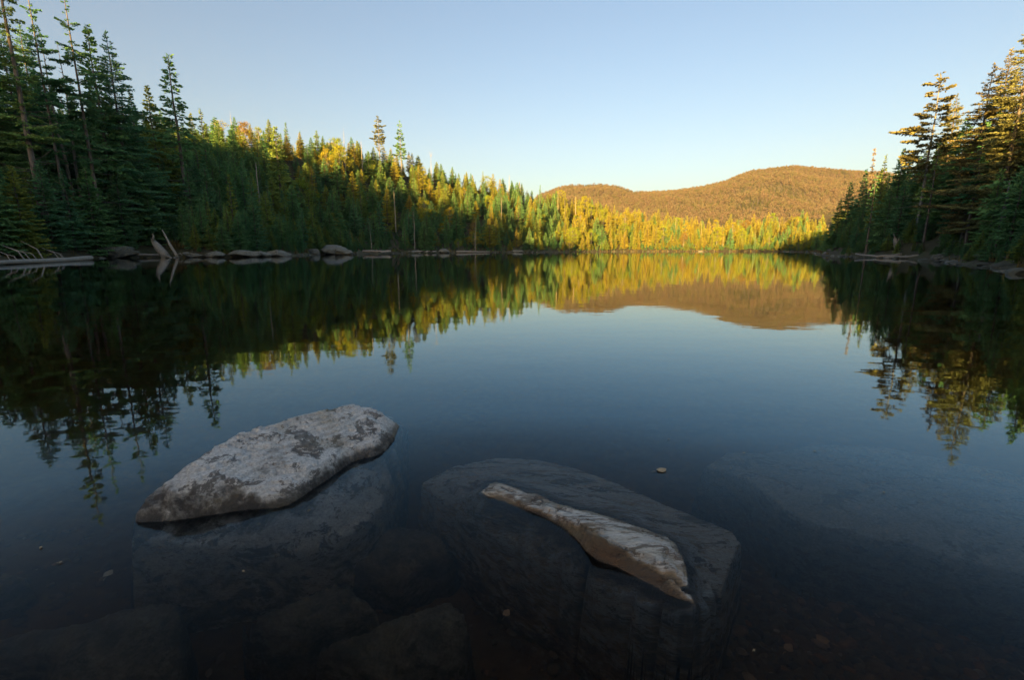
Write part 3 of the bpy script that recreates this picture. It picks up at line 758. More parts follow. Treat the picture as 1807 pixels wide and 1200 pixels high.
for px, py in dense([(748, 895), (728, 862), (735, 842), (800, 808), (870, 796), (950, 797), (1012, 811), (1080, 834), (1180, 880), (1240, 903), (1312, 928), (1328, 958), (1310, 998), (1300, 1025), (1266, 1086), (1226, 1108), (1188, 1104), (1116, 1080), (1046, 1052), (984, 1020), (916, 994), (858, 962), (804, 926), (748, 895)], 4):
    c.append(drop(px, py, -.25 if py < 980 else float(np.interp(px, [900, 1000, 1060, 1120, 1190, 1226, 1266, 1300, 1330], [-.25, -.21, -.16, -.11, -.075, -.07, -.10, -.17, -.22]))))
c = prune(c, [at(px, py) for px, py in UPW] + [at(px, pw) for px, py, pw in LOW_][::-1])
tag(fieldrock('boulder', c, [M_CREST], 0.0075, 0.85, 0.009, R(-32), 111, 0.012), 'mostly sunken long boulder with a pale ridge and rust stains just breaking the surface', 'boulder')

c = [sub(1244, 825, -.26, .5), sub(1283, 800, -.30, .5), sub(1317, 846, -.20, .8), sub(1354, 875, -.18, .9), sub(1392, 902, -.17, .9), sub(1433, 925, -.17, .9), sub(1483, 936, -.17, .9), sub(1546, 950, -.18, .9), sub(1596, 956, -.18, .8), sub(1658, 977, -.18, .8), sub(1721, 994, -.18, .8), sub(1762, 1004, -.18, .8), sub(1830, 1012, -.18, .8), sub(1950, 1040, -.2, .7),
     sub(1400, 850, -.2, .9), sub(1500, 880, -.19, .9), sub(1600, 900, -.2, .8), sub(1700, 930, -.2, .8), sub(1850, 950, -.22, .8), sub(1350, 800, -.34, .6), sub(1450, 785, -.4, .5), sub(1560, 790, -.42, .5), sub(1700, 820, -.4, .5), sub(1900, 860, -.4, .5)]
c += [sub(px, py, z, .8) for px, py, z in dense([(1283, 800, -.28), (1244, 825, -.24), (1317, 846, -.20), (1354, 875, -.18), (1392, 902, -.17), (1433, 925, -.17), (1483, 936, -.17), (1546, 950, -.18), (1596, 956, -.18), (1658, 977, -.18), (1721, 994, -.18), (1762, 1004, -.18), (1830, 1012, -.18)], 4)]
for px, py, z in dense([(1350, 776, -.45), (1262, 786, -.36), (1222, 828, -.28), (1304, 862, -.24), (1340, 890, -.22), (1380, 918, -.21), (1425, 943, -.21), (1480, 955, -.21), (1546, 969, -.22), (1596, 977, -.22), (1658, 997, -.22), (1721, 1015, -.22), (1762, 1025, -.22), (1830, 1035, -.22), (1990, 1062, -.24)], 4) + [(1450, 762, -.5), (1580, 766, -.5), (1720, 790, -.5), (1990, 820, -.5)]:
    c.append(drop(px, py, z))
tag(fieldrock('slab', c, [M_SLAB], 0.014, 0.25, 0.010, R(-20), 121), 'broad flat grey slab lying wholly under water beyond the ridged boulder', 'rock slab')

def sunk(name, rim, inner, foot, label, seed, grain=0.5):
    c = [sub(*p) for p in dense(rim, 3)] + [sub(*p) for p in inner] + [drop(px, py, min(r[2] for r in rim) - 0.06, -1.1) for px, py in dense(foot + foot[:1], 3)]
    tag(fieldrock(name, c, [M_SUNK], 0.012, 0.35, 0.012, grain, seed), label, 'sunken rock')
sunk('sunken_rock', [(-60, 1112, -.36), (0, 1128, -.38), (65, 1111, -.34), (149, 1101, -.31), (209, 1081, -.28), (289, 1066, -.27), (318, 1070, -.28), (324, 1114, -.36)], [(100, 1150, -.33), (200, 1130, -.31), (280, 1110, -.31), (100, 1200, -.36), (250, 1190, -.38), (320, 1180, -.44), (-40, 1170, -.36), (150, 1250, -.42), (300, 1260, -.5)],
     [(-90, 1088), (0, 1104), (60, 1088), (149, 1078), (209, 1060), (289, 1044), (335, 1052), (352, 1114), (362, 1200), (340, 1310), (150, 1310), (-90, 1310)], 'dark wedge of sunken rock with a straight upper edge, in front of the pale boulder', 131, R(-25))
sunk('sunken_rock', [(423, 1106, -.36), (470, 1082, -.33), (528, 1059, -.31), (593, 1034, -.29), (617, 1039, -.29), (630, 1056, -.33), (662, 1071, -.34), (664, 1095, -.4)], [(540, 1090, -.33), (600, 1070, -.34), (563, 1101, -.36), (637, 1064, -.3), (600, 1110, -.4), (480, 1130, -.4), (540, 1150, -.46)],
     [(400, 1100), (460, 1062), (520, 1040), (590, 1014), (630, 1020), (652, 1044), (690, 1066), (694, 1110), (620, 1160), (540, 1190), (440, 1160)], 'twin-lobed dark sunken rock between the straight-edged rock and the pointed one', 141, R(20))
sunk('sunken_rock', [(560, 1150, -.36), (620, 1124, -.33), (697, 1096, -.3), (745, 1078, -.27), (792, 1064, -.26), (817, 1081, -.29), (827, 1121, -.35)], [(700, 1140, -.31), (770, 1110, -.29), (640, 1180, -.37), (760, 1180, -.37), (820, 1170, -.42), (700, 1240, -.45)],
     [(530, 1150), (610, 1102), (690, 1072), (740, 1056), (795, 1040), (838, 1066), (856, 1120), (856, 1200), (820, 1290), (680, 1310), (540, 1240)], 'pointed dark sunken rock with its tip towards the ridged boulder', 151, R(-30))
sunk('sunken_rock', [(528, 1022, -.52), (588, 982, -.48), (640, 950, -.46), (697, 929, -.45), (740, 934, -.46), (777, 947, -.47), (800, 985, -.52)], [(640, 1000, -.49), (700, 970, -.46), (750, 990, -.49), (700, 1030, -.55)],
     [(500, 1030), (570, 966), (630, 930), (697, 906), (760, 915), (805, 935), (832, 990), (770, 1050), (690, 1070), (600, 1050)], 'low brown hump of sunken rock lying between the two big boulders', 161, R(10))
sunk('sunken_rock', [(-80, 1010, -.45), (-20, 1000, -.44), (20, 1012, -.45), (45, 1015, -.47)], [(-20, 1040, -.47), (20, 1035, -.5)], [(-110, 1000), (-20, 980), (30, 996), (75, 1012), (50, 1045), (-20, 1075), (-110, 1060)], 'small dim sunken rock in the deeper water near the edge of the view', 171, R(30))

def pebble_verts(rng, sub_):
    bm = bmesh.new(); bmesh.ops.create_icosphere(bm, subdivisions=sub_, radius=1)
    V = np.array([v.co for v in bm.verts]); F = np.array([[v.index for v in f.verts] for f in bm.faces]); bm.free()
    for _ in range(4):
        n = rng.normal(0, 1, 3); n /= np.linalg.norm(n); d = rng.uniform(0.5, 0.85)
        q = V @ n; V = V - np.maximum(q - d, 0)[:, None] * n
    return V * (1 + 0.10 * fbm(V[:, 0] * 1.5 + rng.uniform(0, 50), V[:, 1] * 1.5, V[:, 2] * 1.5, 5, 2)[:, None]), F
rng = np.random.default_rng(5)
mb = MB()
PV = [pebble_verts(rng, 2) for _ in range(8)]
for i in range(3200):
    px, py = rng.uniform(-60, 1900), rng.uniform(900, 1280)
    if i < 1800: px, py = rng.uniform(1180, 1880), rng.uniform(960, 1290)
    p = under(px, py, -0.6); V, F = PV[rng.integers(8)]
    s = 0.007 + 0.026 * rng.random() ** 3.5
    z0 = float(bed_z(np.array([p[0]]), np.array([p[1]]))[0])
    a = rng.uniform(0, 6.28); W = V * (s * rng.uniform(0.8, 1.6), s, s * rng.uniform(0.3, 0.6))
    W = np.stack((W[:, 0] * math.cos(a) - W[:, 1] * math.sin(a), W[:, 0] * math.sin(a) + W[:, 1] * math.cos(a), W[:, 2]), 1)
    mb.add(W + (p[0], p[1], z0 + s * 0.15), None, F)
tag(add('pebbles', mb.mesh('pebbles', [M_PEBBLE], True)), 'small pebbles strewn over the brown lake bed', 'pebbles', kind='stuff')

def leaf(px, py, size, rot, z, mat, label, under_=False):
    p = under(px, py, z) if under_ else at(px, py, z)
    n = 16; a = np.arange(n) / n * 2 * math.pi
    r = 0.5 * size * (0.75 + 0.25 * np.cos(a)) * (1 + 0.10 * np.cos(5 * a + rot))
    x, y = r * np.cos(a) * 1.1, r * np.sin(a) * 0.85
    zz = 0.06 * size * np.cos(2 * a) * (0.4 if z >= 0 else 1) + 0.004
    V = np.concatenate((np.stack((x, y, zz), 1), [(0, 0, 0.002)], np.stack((x, y, zz - 0.0015), 1), [(0, 0, 0.0005)]))
    T = [(i, (i + 1) % n, n) for i in range(n)] + [((i + 1) % n + n + 1, i + n + 1, 2 * n + 1) for i in range(n)]
    Q = [((i + 1) % n, i, i + n + 1, (i + 1) % n + n + 1) for i in range(n)]
    m = MB(); m.add(V, Q, T)
    m.tube([(-0.45 * size, 0, 0.003), (-0.62 * size, 0.06 * size, 0.004), (-0.85 * size, 0.05 * size, 0.004)], [0.0012, 0.001, 0.0008], 4)
    o = add('leaf', m.mesh('leaf', [mat]), loc=p); o.rotation_euler = (0, 0, rot)
    tag(o, label, 'leaf', 'fallen leaves in the water')
leaf(1165, 831, 0.062, 0.4, 0.001, M_LEAF, 'pale tan leaf floating beyond the ridged boulder')
leaf(190, 1015, 0.042, 2.0, -0.06, M_LEAF, 'dull tan leaf in the dark water in front of the pale boulder', True)
leaf(893, 1085, 0.036, 1.2, -0.22, M_LEAFB, 'round brown leaf sunk beside the tip of the pointed rock', True)
leaf(1390, 1146, 0.042, 0.7, -0.42, M_LEAFB, 'rust brown leaf lying on the pebbled bed beyond the ridged boulder', True)
leaf(1455, 1131, 0.048, 2.5, -0.42, M_LEAFB, 'broad brown leaf on the pebbled bed below the grey slab', True)

for px, py, sz, ro in [(1313, 800, .012, .3), (545, 902, .011, 1.2), (72, 968, .014, 2.2), (106, 994, .011, .8), (1438, 797, .013, 1.9), (1180, 776, .010, 2.8), (820, 690, .014, .2), (1560, 870, .012, 1.1), (430, 1010, .010, 2.4), (1330, 1150, .009, .6)]:
    leaf(px, py, sz, ro, 0.001, M_LEAF, 'tiny pale fleck of leaf drifting on the still water')
for o in list(COL.objects):
    if o.get('label') == 'tiny pale fleck of leaf drifting on the still water': o['group'] = 'tiny flecks drifting on the water'

# ------------------------------------------------------------------ stones, logs and stumps along the shore
def ground_hit(px, py, y0=20.0, y1=150.0):
    for y in np.arange(y0, y1, 0.5):
        q = at_y(px, py, y)
        if q[2] <= tz(q[0], y): return y
    return y1
def stone(px0, px1, pyt, pyw, y, seed, label, pale=0.6, deep=0.7, tilt=0.0, group='stones along the shoreline', name='shore_rock', lift=None):
    rng = np.random.default_rng(seed)
    if lift is not None: y = ground_hit((px0 + px1) / 2, pyw, 60.0)
    bm = bmesh.new(); bmesh.ops.create_icosphere(bm, subdivisions=4, radius=1)
    V = np.array([v.co for v in bm.verts]); F = np.array([[v.index for v in f.verts] for f in bm.faces]); bm.free()
    for _ in range(9):
        n = rng.normal(0, 1, 3) * (1, 1, 0.8); n /= np.linalg.norm(n); d = rng.uniform(0.55, 0.9)
        q = V @ n; V = V - np.maximum(q - d, 0)[:, None] * n
    V = V * (1 + 0.10 * fbm(V[:, 0] * 1.6 + seed, V[:, 1] * 1.6, V[:, 2] * 1.6, 3, 4))[:, None]
    V = V + 0.05 * fbm(V[:, 0] * 5 + seed, V[:, 1] * 5, V[:, 2] * 9, 4, 4)[:, None] - 0.05 * sstep(0.12, 0.0, np.abs(fbm(V[:, 0] * 2 + seed, V[:, 1] * 2, V[:, 2] * 3, 8, 2)))[:, None]
    x0, x1 = at_y(px0, pyw, y)[0], at_y(px1, pyw, y)[0]
    zt = at_y((px0 + px1) / 2, pyt, y)[2]
    zb = 0.0 if lift is None else tz((x0 + x1) / 2, y)
    w = (x1 - x0) / (V[:, 0].max() - V[:, 0].min()); hgt = max(0.15, zt - zb) * (0.82 if y > 60 else 0.95)
    V[:, 2] += 0.35 * (np.round(V[:, 2] * 4) / 4 - V[:, 2])
    V = V * (w, w * deep, 1)
    V[:, 2] = (V[:, 2] - V[:, 2].min()) / (V[:, 2].max() - V[:, 2].min())
    V[:, 2] = V[:, 2] * hgt * 1.35 - hgt * 0.35
    V[:, 2] += V[:, 0] / (x1 - x0) * tilt * hgt
    V[:, 0] -= (V[:, 0].max() + V[:, 0].min()) / 2
    me = mesh_np(name, V, F, [M_SHORE], True)
    attr(me, 'pale', np.clip(pale * sstep(-0.1, 0.5, V[:, 2] / hgt) + 0.3 * fbm(V[:, 0] * 1.1 + seed, V[:, 1] * 1.1, V[:, 2] * 1.6, 6, 4), 0, 1)); attr(me, 'stain', np.zeros(len(V)))
    attr(me, 'wet', sstep(0.14, 0.03, V[:, 2]) if lift is None else np.zeros(len(V)))
    o = add(name, me, loc=((x0 + x1) / 2, y, zb - (0.0 if lift is None else 0.05)))
    tag(o, label, 'rock', group)
stone(168, 242, 429, 454, 62, 236, 'dark humped boulder at the waterline between the white log and the bent stump', 0.35, 0.8)
stone(330, 362, 445, 454, 66.5, 202, 'low grey stone beside the foot of the slanting dead pole', 0.4, 0.8)
stone(362, 396, 440, 453, 67, 203, 'rounded grey rock on the shore under the brown sedge', 0.45, 0.8)
stone(408, 456, 438, 453, 69, 204, 'flat layered grey ledge at the water, longest of the shore ledges', 0.55, 0.9, 0.2)
stone(450, 478, 440, 452, 72, 205, 'squat grey rock touching the long layered ledge', 0.55, 0.8)
stone(472, 514, 438, 451, 75, 206, 'dark-undercut brown-grey rock at the end of the layered ledges', 0.5, 0.8, -0.3)
stone(492, 506, 430, 438, 79, 207, 'small pale round rock lying on the mossy bank above the ledges', 0.8, 0.9, lift=1)
stone(484, 510, 411, 423, 84, 208, 'slanting grey rock higher on the bank among the spruces', 0.35, 0.9, -0.6, lift=1)
stone(540, 566, 436, 447, 97, 209, 'grey rock just before the big pale boulder on the far part of the dark bank', 0.6)
stone(566, 616, 428, 447, 103, 210, 'big pale smooth boulder on the shore, largest stone of the dark bank', 1.0, 0.9, -0.2)
stone(592, 624, 437, 447, 99, 211, 'grey block leaning against the big pale boulder', 0.75, 0.8)
stone(774, 793, 436, 446, 147, 212, 'pale angular rock at the water beyond the half-sunk logs', 0.85)
stone(902, 924, 440, 446, 176, 213, 'low grey rock on the last shaded stretch of the bank', 0.7)
stone(1231, 1241, 441, 446, 246, 214, 'tiny white rock gleaming on the sunlit far shore', 1.0)
stone(1644, 1682, 446, 459, 50, 215, 'ridged dark grey rock at the water beside the crossed logs', 0.5, 0.8, 0.2)
stone(1704, 1724, 453, 465, 38, 216, 'slanting grey stone first of the rocky shore under the dense spruces', 0.6, 0.8, 0.3)
stone(1719, 1737, 457, 468, 36, 217, 'small grey wet stone between two slanting rocks', 0.5)
stone(1735, 1752, 455, 468, 34, 218, 'grey upright stone next to the big pale shore rock', 0.5)
stone(1748, 1777, 450, 468, 32.4, 219, 'big pale lichened rock on the shore below the curved trunk', 1.0, 0.8, 0.4)
stone(1772, 1792, 457, 470, 30.5, 220, 'dull hollowed rock after the big pale one', 0.5)
stone(1786, 1822, 455, 474, 28.6, 221, 'grey mossy rock nearest the viewer on the rocky shore', 0.7)

def limb(o, pts, rads, name='branch', mat=None, n=6):
    m = MB(); m.tube(pts, rads, n); add(name, m.mesh(name, [mat or M_DEAD], True), o)
def empty(name, loc, label, cat, group=None, kind=None):
    o = bpy.data.objects.new(name, None); COL.objects.link(o); o.location = loc
    o.empty_display_size = 0.3
    return tag(o, label, cat, group, kind)
def log(a, b, r0, r1, branches, label, mat=None, group='fallen logs on the shore', sag=0.0):
    a, b = np.array(a, float), np.array(b, float)
    o = empty('fallen_log', a, label, 'log', group)
    t = np.linspace(0, 1, 9)[:, None]
    pts = (b - a) * t + np.stack((np.zeros(9), 0.05 * np.sin(t[:, 0] * 9), 0.04 * np.sin(t[:, 0] * 7) - sag * np.sin(t[:, 0] * math.pi)), 1)
    rad = r0 + (r1 - r0) * t[:, 0] + 0.012 * np.sin(t[:, 0] * 23)
    limb(o, pts, rad, 'trunk', mat, 10)
    for (s, px, py, rr) in branches:
        base = a + (b - a) * s
        tip = at_y(px, py, base[1] + 0.6)
        mid = (base + tip) / 2 + np.array((0.1, 0.2, 0.08)) * np.linalg.norm(tip - base) * 0.5
        limb(o, [base - a, mid - a, tip - a], [rr, rr * 0.7, rr * 0.2], 'branch', mat, 5)
    return o
pa, pb = at(-70, 468, 0.12), at(160, 455.2, 0.22)
log(pa, pb, 0.13, 0.24, [(.16, -20, 432, .05), (.33, 2, 446, .05), (.38, 0, 431, .06), (.42, 17, 437, .05), (.47, 35, 441, .045), (.52, 37, 425, .06), (.66, 73, 437, .05), (.70, 86, 441, .04), (.71, 93, 443, .03), (.28, -10, 440, .045)], 'bleached white fallen log with spiky bare branches floating at the near shore')
def pt(px, py, y): return at_y(px, py, y)
def stump(name, pts, rads, label, cat, extra=(), mat=None):
    a = np.array(pts[0]); o = empty(name, a, label, cat)
    limb(o, [np.array(p) - a for p in pts], rads, 'trunk', mat, 9)
    for p, r in extra: limb(o, [np.array(q) - a for q in p], r, 'root' if p[0][2] < 0.5 else 'branch', mat, 6)
y = 64.5
stump('dead_stump', [pt(294, 455, y), pt(288, 446, y), pt(279, 436, y), pt(272, 427, y + .3), pt(267, 420, y + .3)], [.55, .52, .48, .3, .1], 'bent grey stump shaped like a bird, standing at the waterline', 'stump',
      [([pt(270, 424, y), pt(271, 417, y), pt(269, 412, y)], [.16, .10, .03]), ([pt(290, 450, y), pt(298, 453, y - .5), pt(304, 455, y - .8)], [.25, .15, .05]), ([pt(280, 436, y), pt(268, 419, y + .2), pt(264, 422, y)], [.2, .1, .03])])
stump('dead_pole', [pt(314, 454, y), pt(309, 446, y), pt(300, 432, y + .5), pt(292, 416, y + .8), pt(286, 405, y + 1)], [.2, .17, .16, .12, .05], 'slanting dead pole leaning inland beside the bent stump', 'dead trunk',
      [([pt(311, 450, y), pt(318, 447, y - .3), pt(322, 451, y - .5)], [.1, .07, .03]), ([pt(312, 452, y), pt(306, 455, y - .6), pt(303, 457, y - .9)], [.1, .07, .03])])
log(pt(236, 450, 63.5), pt(288, 449, 66), .16, .14, [], 'thin grey log lying along the water to the foot of the bent stump')
log(pt(640, 443.6, 117), pt(689, 443.2, 116), .32, .24, [(.5, 664, 438, .08)], 'short thick pale log at the water near the leaning pole')
log(pt(672, 445.2, 113), pt(690, 443.6, 115), .22, .12, [], 'stubby log end resting before the short thick pale log')
log(pt(722, 443.8, 136), pt(770, 443.6, 141), .30, .16, [(.7, 752, 440, .07)], 'half-sunk grey log lying by the tall thin standing snag')
log(pt(806, 444, 154), pt(864, 444.2, 160), .34, .18, [(.4, 830, 440, .08)], 'long pale log beneath the curved leaning snag')
log(pt(1546, 453.5, 61), pt(1592, 448.5, 59.5), .17, .15, [], 'grey log slanting up from the water, upper of the two crossed logs')
log(pt(1548, 453, 62.5), pt(1510, 448, 68), .16, .10, [], 'dark driftwood log pointing to the tip of the spruce bank')
log(pt(1560, 455.5, 59), pt(1622, 451, 56), .19, .14, [(.6, 1600, 449, .05)], 'lower grey log lying nearly level along the spruce bank')
log(pt(1452, 450, 87), pt(1466, 447, 86), .24, .16, [(.3, 1462, 452, .1), (.6, 1457, 445, .09)], 'knot of orange-brown driftwood at the tip of the spruce bank', M_BARK)
ys = ground_hit(1583, 437, 40.0, 75.0)
stump('dead_stump', [pt(1583, 438, ys), pt(1581, 428, ys), pt(1579, 420, ys)], [.34, .30, .16], 'pale splintered stump among low firs above the crossed logs', 'stump', [([pt(1580, 422, ys), pt(1578, 416, ys), pt(1577, 411, ys)], [.14, .07, .01]), ([pt(1584, 428, ys), pt(1586, 422, ys), pt(1587, 418, ys)], [.12, .06, .01])])

# ------------------------------------------------------------------ trees: every visible one a thing of its own (trunk, crown), the far mass as stuff
TREES = []                                   # dicts: x y z h var k wide label cat group fixed
def hero(pxm, pym, y, pyt, var, label, cat='tree', wide=1.0, k=0, group=None, name=None, lean=0.0):
    q = at_y(pxm, pym, y); zt = at_y(pxm, pyt, y)[2]; z = tz(q[0], y)
    TREES.append(dict(x=q[0], y=y, z=z, h=max(1.0, zt - z), var=var, k=k, wide=wide, label=label, cat=cat, group=group, fixed=True, name=name, lean=lean, rz=random.uniform(0, 6.28)))
G_ = 'trees with a look of their own'
hero(28, 130, 55, -150, 'bigthin', 'tall spruce with a thick pale trunk and dead side twigs, nearest to the white log', wide=0.9)
hero(68, 100, 60, -60, 'bigthin', 'tall thin leaning spruce with sparse tufts, beside the twin dead trunks', wide=0.8, k=1)
hero(134, 120, 63, -30, 'bigthin', 'tall open spruce with long bare trunk and ragged shelves of needles', wide=1.0, k=1)
hero(92, 130, 65, 64, 'snag', 'dead twin trunk with fine twigs against the sky, behind the tall leaning spruce', 'dead tree', k=1, wide=0.8, name='dead_tree')
hero(104, 130, 66, 72, 'snag', 'slim crooked dead trunk beside the twin dead one', 'dead tree', k=1, wide=0.7, name='dead_tree')
hero(160, 90, 68, 44, 'spruce', 'dark spruce with a pointed top, thinner of the pair behind the open spruce', wide=0.85)
hero(190, 90, 70, 54, 'bigfir', 'broad dark fir with drooping shelves, wider of the dense pair', wide=1.0, k=1)
hero(305, 160, 78, 98, 'stand', 'lone tall spruce with a narrow cone above a bare trunk, clear of the dark wood', wide=1.15)
hero(262, 170, 80, 150, 'fir', 'short bushy fir top between the broad fir and the lone tall spruce', k=2)
hero(232, 180, 76, 160, 'spruce', 'ragged dark spruce just inland of the broad fir', k=1)
hero(126, 200, 76, 156, 'narrow', 'small slim spire of spruce seen in the gap under the open spruce')
hero(40, 80, 66, 40, 'bigfir', 'big black-green fir filling the gap behind the thick pale trunk', wide=1.0)
hero(4, 80, 62, 30, 'bigfir', 'big black-green fir crowding the thick pale trunk from behind', wide=1.0, k=1)
hero(-60, 80, 56, 10, 'bigfir', 'black-green fir rising beyond the root end of the white log', wide=1.1)
hero(357, 220, 98, 194, 'narrow', 'slim dark spire against the first golden birches', wide=1.1)
hero(338, 220, 104, 198, 'spruce', 'dark ragged spruce top inland of the slim dark spire')
for px_, pyt_, y_, v_, l_ in [(-25, 275, 49, 'fir', 'bushy shaded fir behind the branch-tips of the white log'), (22, 292, 51, 'fir', 'dense shaded fir hiding the foot of the thick pale trunk'), (70, 282, 55, 'fir', 'dense shaded fir in front of the tall leaning spruce'), (112, 296, 58, 'spruce', 'drooping shaded spruce at the foot of the tall open spruce'), (150, 282, 61, 'fir', 'broad shaded fir behind the butt of the white log'), (205, 300, 66, 'fir', 'broad shaded fir behind the dark humped boulder'), (258, 322, 70, 'fir', 'low wide fir behind the bird-shaped stump')]:
    hero(px_, pyt_ + 20, y_, pyt_, v_, l_, wide=1.25, k=int(px_) % 3)
hero(487, 250, 112, 224, 'fir', 'tall dark cone rising in front of the golden ridge trees', wide=1.05, k=1)
hero(668, 240, 205, 203, 'ridgepine', 'shaggy ruddy pine high on the ridge, rounder of the two ridge pines', wide=1.0)
hero(706, 240, 209, 212, 'ridgepine', 'dark green pine high on the ridge with flat tiers, slimmer of the two ridge pines', wide=0.9, k=1)
hero(410, 230, 146, 196, 'snag', 'dead bare tree standing up from the golden birches on the ridge', 'dead tree', k=1)
hero(1646, 230, 62, 127, 'pine', 'tallest pine of the spruce bank, sunlit orange top above a long pale trunk', wide=1.0)
hero(1682, 220, 65, 164, 'sunbronze', 'golden sunlit spruce crowding the tall pine', wide=1.15, k=1)
hero(1742, 180, 50, 112, 'sunbronze', 'wide sunlit tree with long level limbs between the tall pine and the highest spruce', wide=1.15, k=1)
hero(1775, 150, 50, 84, 'sunbronze', 'golden-topped spruce leaning on the highest spruce', wide=1.1)
hero(1812, 120, 45, 30, 'sunbronze', 'highest spruce at the edge of the view, dark below and golden above', wide=1.1, k=2)
hero(1705, 230, 57, 205, 'fir', 'bushy spruce filling the notch between the tall pine and the wide tree', wide=1.2)
hero(1541, 290, 86, 262, 'spire', 'thin half-dead spire with stubby twigs above the spruce bank', wide=0.9)
hero(1561, 300, 84, 274, 'narrow', 'small perfect dark cone standing beside the half-dead spire')
hero(1526, 320, 88, 298, 'spruce', 'ragged sunlit spruce top just before the half-dead spire')
hero(1500, 340, 92, 322, 'fir', 'golden-edged fir on the falling end of the spruce bank', k=1)
hero(1480, 380, 92, 352, 'fir', 'bushy fir low on the tip of the spruce bank', k=2, wide=1.2)
hero(1590, 300, 72, 262, 'fir', 'dark fir behind the trunk of the tall pine', k=1)
hero(1534, 400, 69, 305, 'thin', 'straight spruce with a thin pale bare stem over the crossed logs', k=1)
hero(1636, 390, 57, 250, 'thin', 'dark spruce with a bare lichened stem inland of the ridged rock')
hero(1716, 360, 47, 215, 'thin', 'spruce with a pale stem rising from low firs on the rocky shore', k=1)
hero(1756, 280, 47, 170, 'thin', 'spruce with a short run of pale trunk high among dense boughs', k=0)
for px, pyt, y, k, lab in [(697, 338, 150, 0, 'broken-topped thick pale snag standing in the dark wood'), (730, 372, 146, 2, 'tall thin pale snag rising from the half-sunk log'), (655, 394, 127, 2, 'short thin snag leaning over the short thick pale log'), (838, 386, 166, 1, 'curved leaning snag with twigs at the end of the dark wood'), (452, 288, 95, 0, 'short broken snag among dark firs below the golden ridge'),
                            (606, 224, 176, 1, 'tall bare pale snag on the golden ridge'), (638, 249, 182, 0, 'shorter broken snag on the golden ridge inland of the tall bare one'), (760, 266, 222, 3, 'forked snag on the ridge beyond the two pines'), (898, 308, 250, 0, 'blunt snag on the descending golden ridge'), (953, 343, 255, 0, 'paired pale snag, blunter of the two near the end of the ridge'), (985, 328, 258, 1, 'tallest pale snag at the end of the ridge against the mountain'), (996, 352, 250, 0, 'stout snag under the tallest pale snag'), (1017, 345, 262, 2, 'slim snag between the ridge end and the far shore'),
                            (884, 348, 200, 0, 'short pale snag at the border of sun and shade'), (1192, 380, 276, 1, 'branched white snag above the orange bush'), (1237, 392, 272, 3, 'white forked snag rising from the golden far wood'), (1332, 410, 257, 2, 'tall white snag near the water of the far shore'), (1374, 388, 276, 0, 'ruddy broken snag on the far shore'), (1394, 392, 274, 2, 'slanting white snag high in the far wood'), (1406, 398, 258, 1, 'white snag with its foot in the shadow of the far shore'), (1424, 412, 252, 0, 'short pink snag over the shaded corner of the far shore'),
                            (1105, 416, 258, 0, 'short white stem at the first of the golden far shore'), (1136, 420, 258, 2, 'slanting white stem beside the dark firs of the far shore'), (1275, 416, 258, 0, 'stubby white snag above the reedy far shore'), (1343, 402, 268, 0, 'broken grey snag inland of the tall white one'), (1160, 400, 268, 2, 'thin grey snag beside a golden spruce'), (1460, 395, 200, 2, 'thin grey snag behind the tip of the spruce bank'), (1490, 400, 86, 2, 'crooked thin dead trunk on the tip of the spruce bank')]:
    hero(px, pyt + 20, y, pyt, 'snag', lab, 'dead tree', (0.75 if k else 1.0) if y < 150 else 0.8, k, name='dead_tree')
for px, pyt, y, var, w, lab in [(430, 214, 152, 'rust', 1.1, 'rust-brown leafy tree among the first trees of the golden ridge'), (455, 222, 146, 'gold', 1.0, 'round golden birch beside the rust-brown tree'), (392, 212, 138, 'gold', 1.0, 'golden birch directly behind the slim dark spire'), (305, 210, 130, 'gold', 1.0, 'golden birch glimpsed under the lone tall spruce'), (574, 262, 160, 'gold', 0.9, 'small golden birch in front of the ridge spruces'), (745, 300, 205, 'gold', 0.9, 'golden birch below the two ridge pines'), (820, 330, 215, 'gold', 1.0, 'golden birch low on the descending ridge'), (660, 282, 185, 'gold', 0.9, 'golden birch inland of the broken ridge snag'),
                                (1207, 410, 259, 'rust', 1.2, 'bright orange bushy tree on the far shore'), (1150, 424, 255, 'gold', 1.3, 'round yellow bush at the water of the far shore'), (1210, 392, 272, 'gold', 1.2, 'rounded orange-gold tree inland of the orange bush'), (1310, 402, 266, 'gold', 1.1, 'golden birch in the far wood by the tall white snag'), (1385, 402, 262, 'rust', 1.0, 'ruddy leafy tree at the corner of the far shore')]:
    hero(px, pyt + 10, y, pyt, var, lab, 'birch', w, 0, name='birch_tree')

# fillers on a jittered grid, denser near the viewer
rng = np.random.default_rng(77)
def cands(x0, x1, y0, y1, step):
    gx, gy = np.meshgrid(np.arange(x0, x1, step), np.arange(y0, y1, step))
    p = np.stack((gx.ravel(), gy.ravel()), 1)
    return p + rng.uniform(-0.42, 0.42, p.shape) * step
pts = np.concatenate((cands(-150, 110, 8, 125, 2.7), cands(-190, 190, 125, 330, 4.5)))
row = cands(-120, 110, 8, 112, 1.9)                                          # a closer row of low bushy trees along the near water
rs = shore_sd(row[:, 0], row[:, 1]); row = row[(rs > 0.9) & (rs < 7.5)]
nbig = len(pts); pts = np.concatenate((pts, row)); isrow = np.arange(len(pts)) >= nbig
m = pts[:, 1] > 8; pts, isrow = pts[m], isrow[m]
ppx = px_of(pts[:, 0], pts[:, 1])
m = (ppx > -420) & (ppx < 2250); pts, isrow = pts[m], isrow[m]
sd = shore_sd(pts[:, 0], pts[:, 1])
fpx = px_of(pts[:, 0], pts[:, 1])
m = (sd > np.where((fpx > 150) & (fpx < 340), 3.2, 1.1)) & (sd < np.where(pts[:, 0] < 25, 90, 62))
pts, sd, isrow = pts[m], sd[m], isrow[m]
zz = terrain(pts[:, 0], pts[:, 1])
hx = np.array([[t['x'], t['y']] for t in TREES])
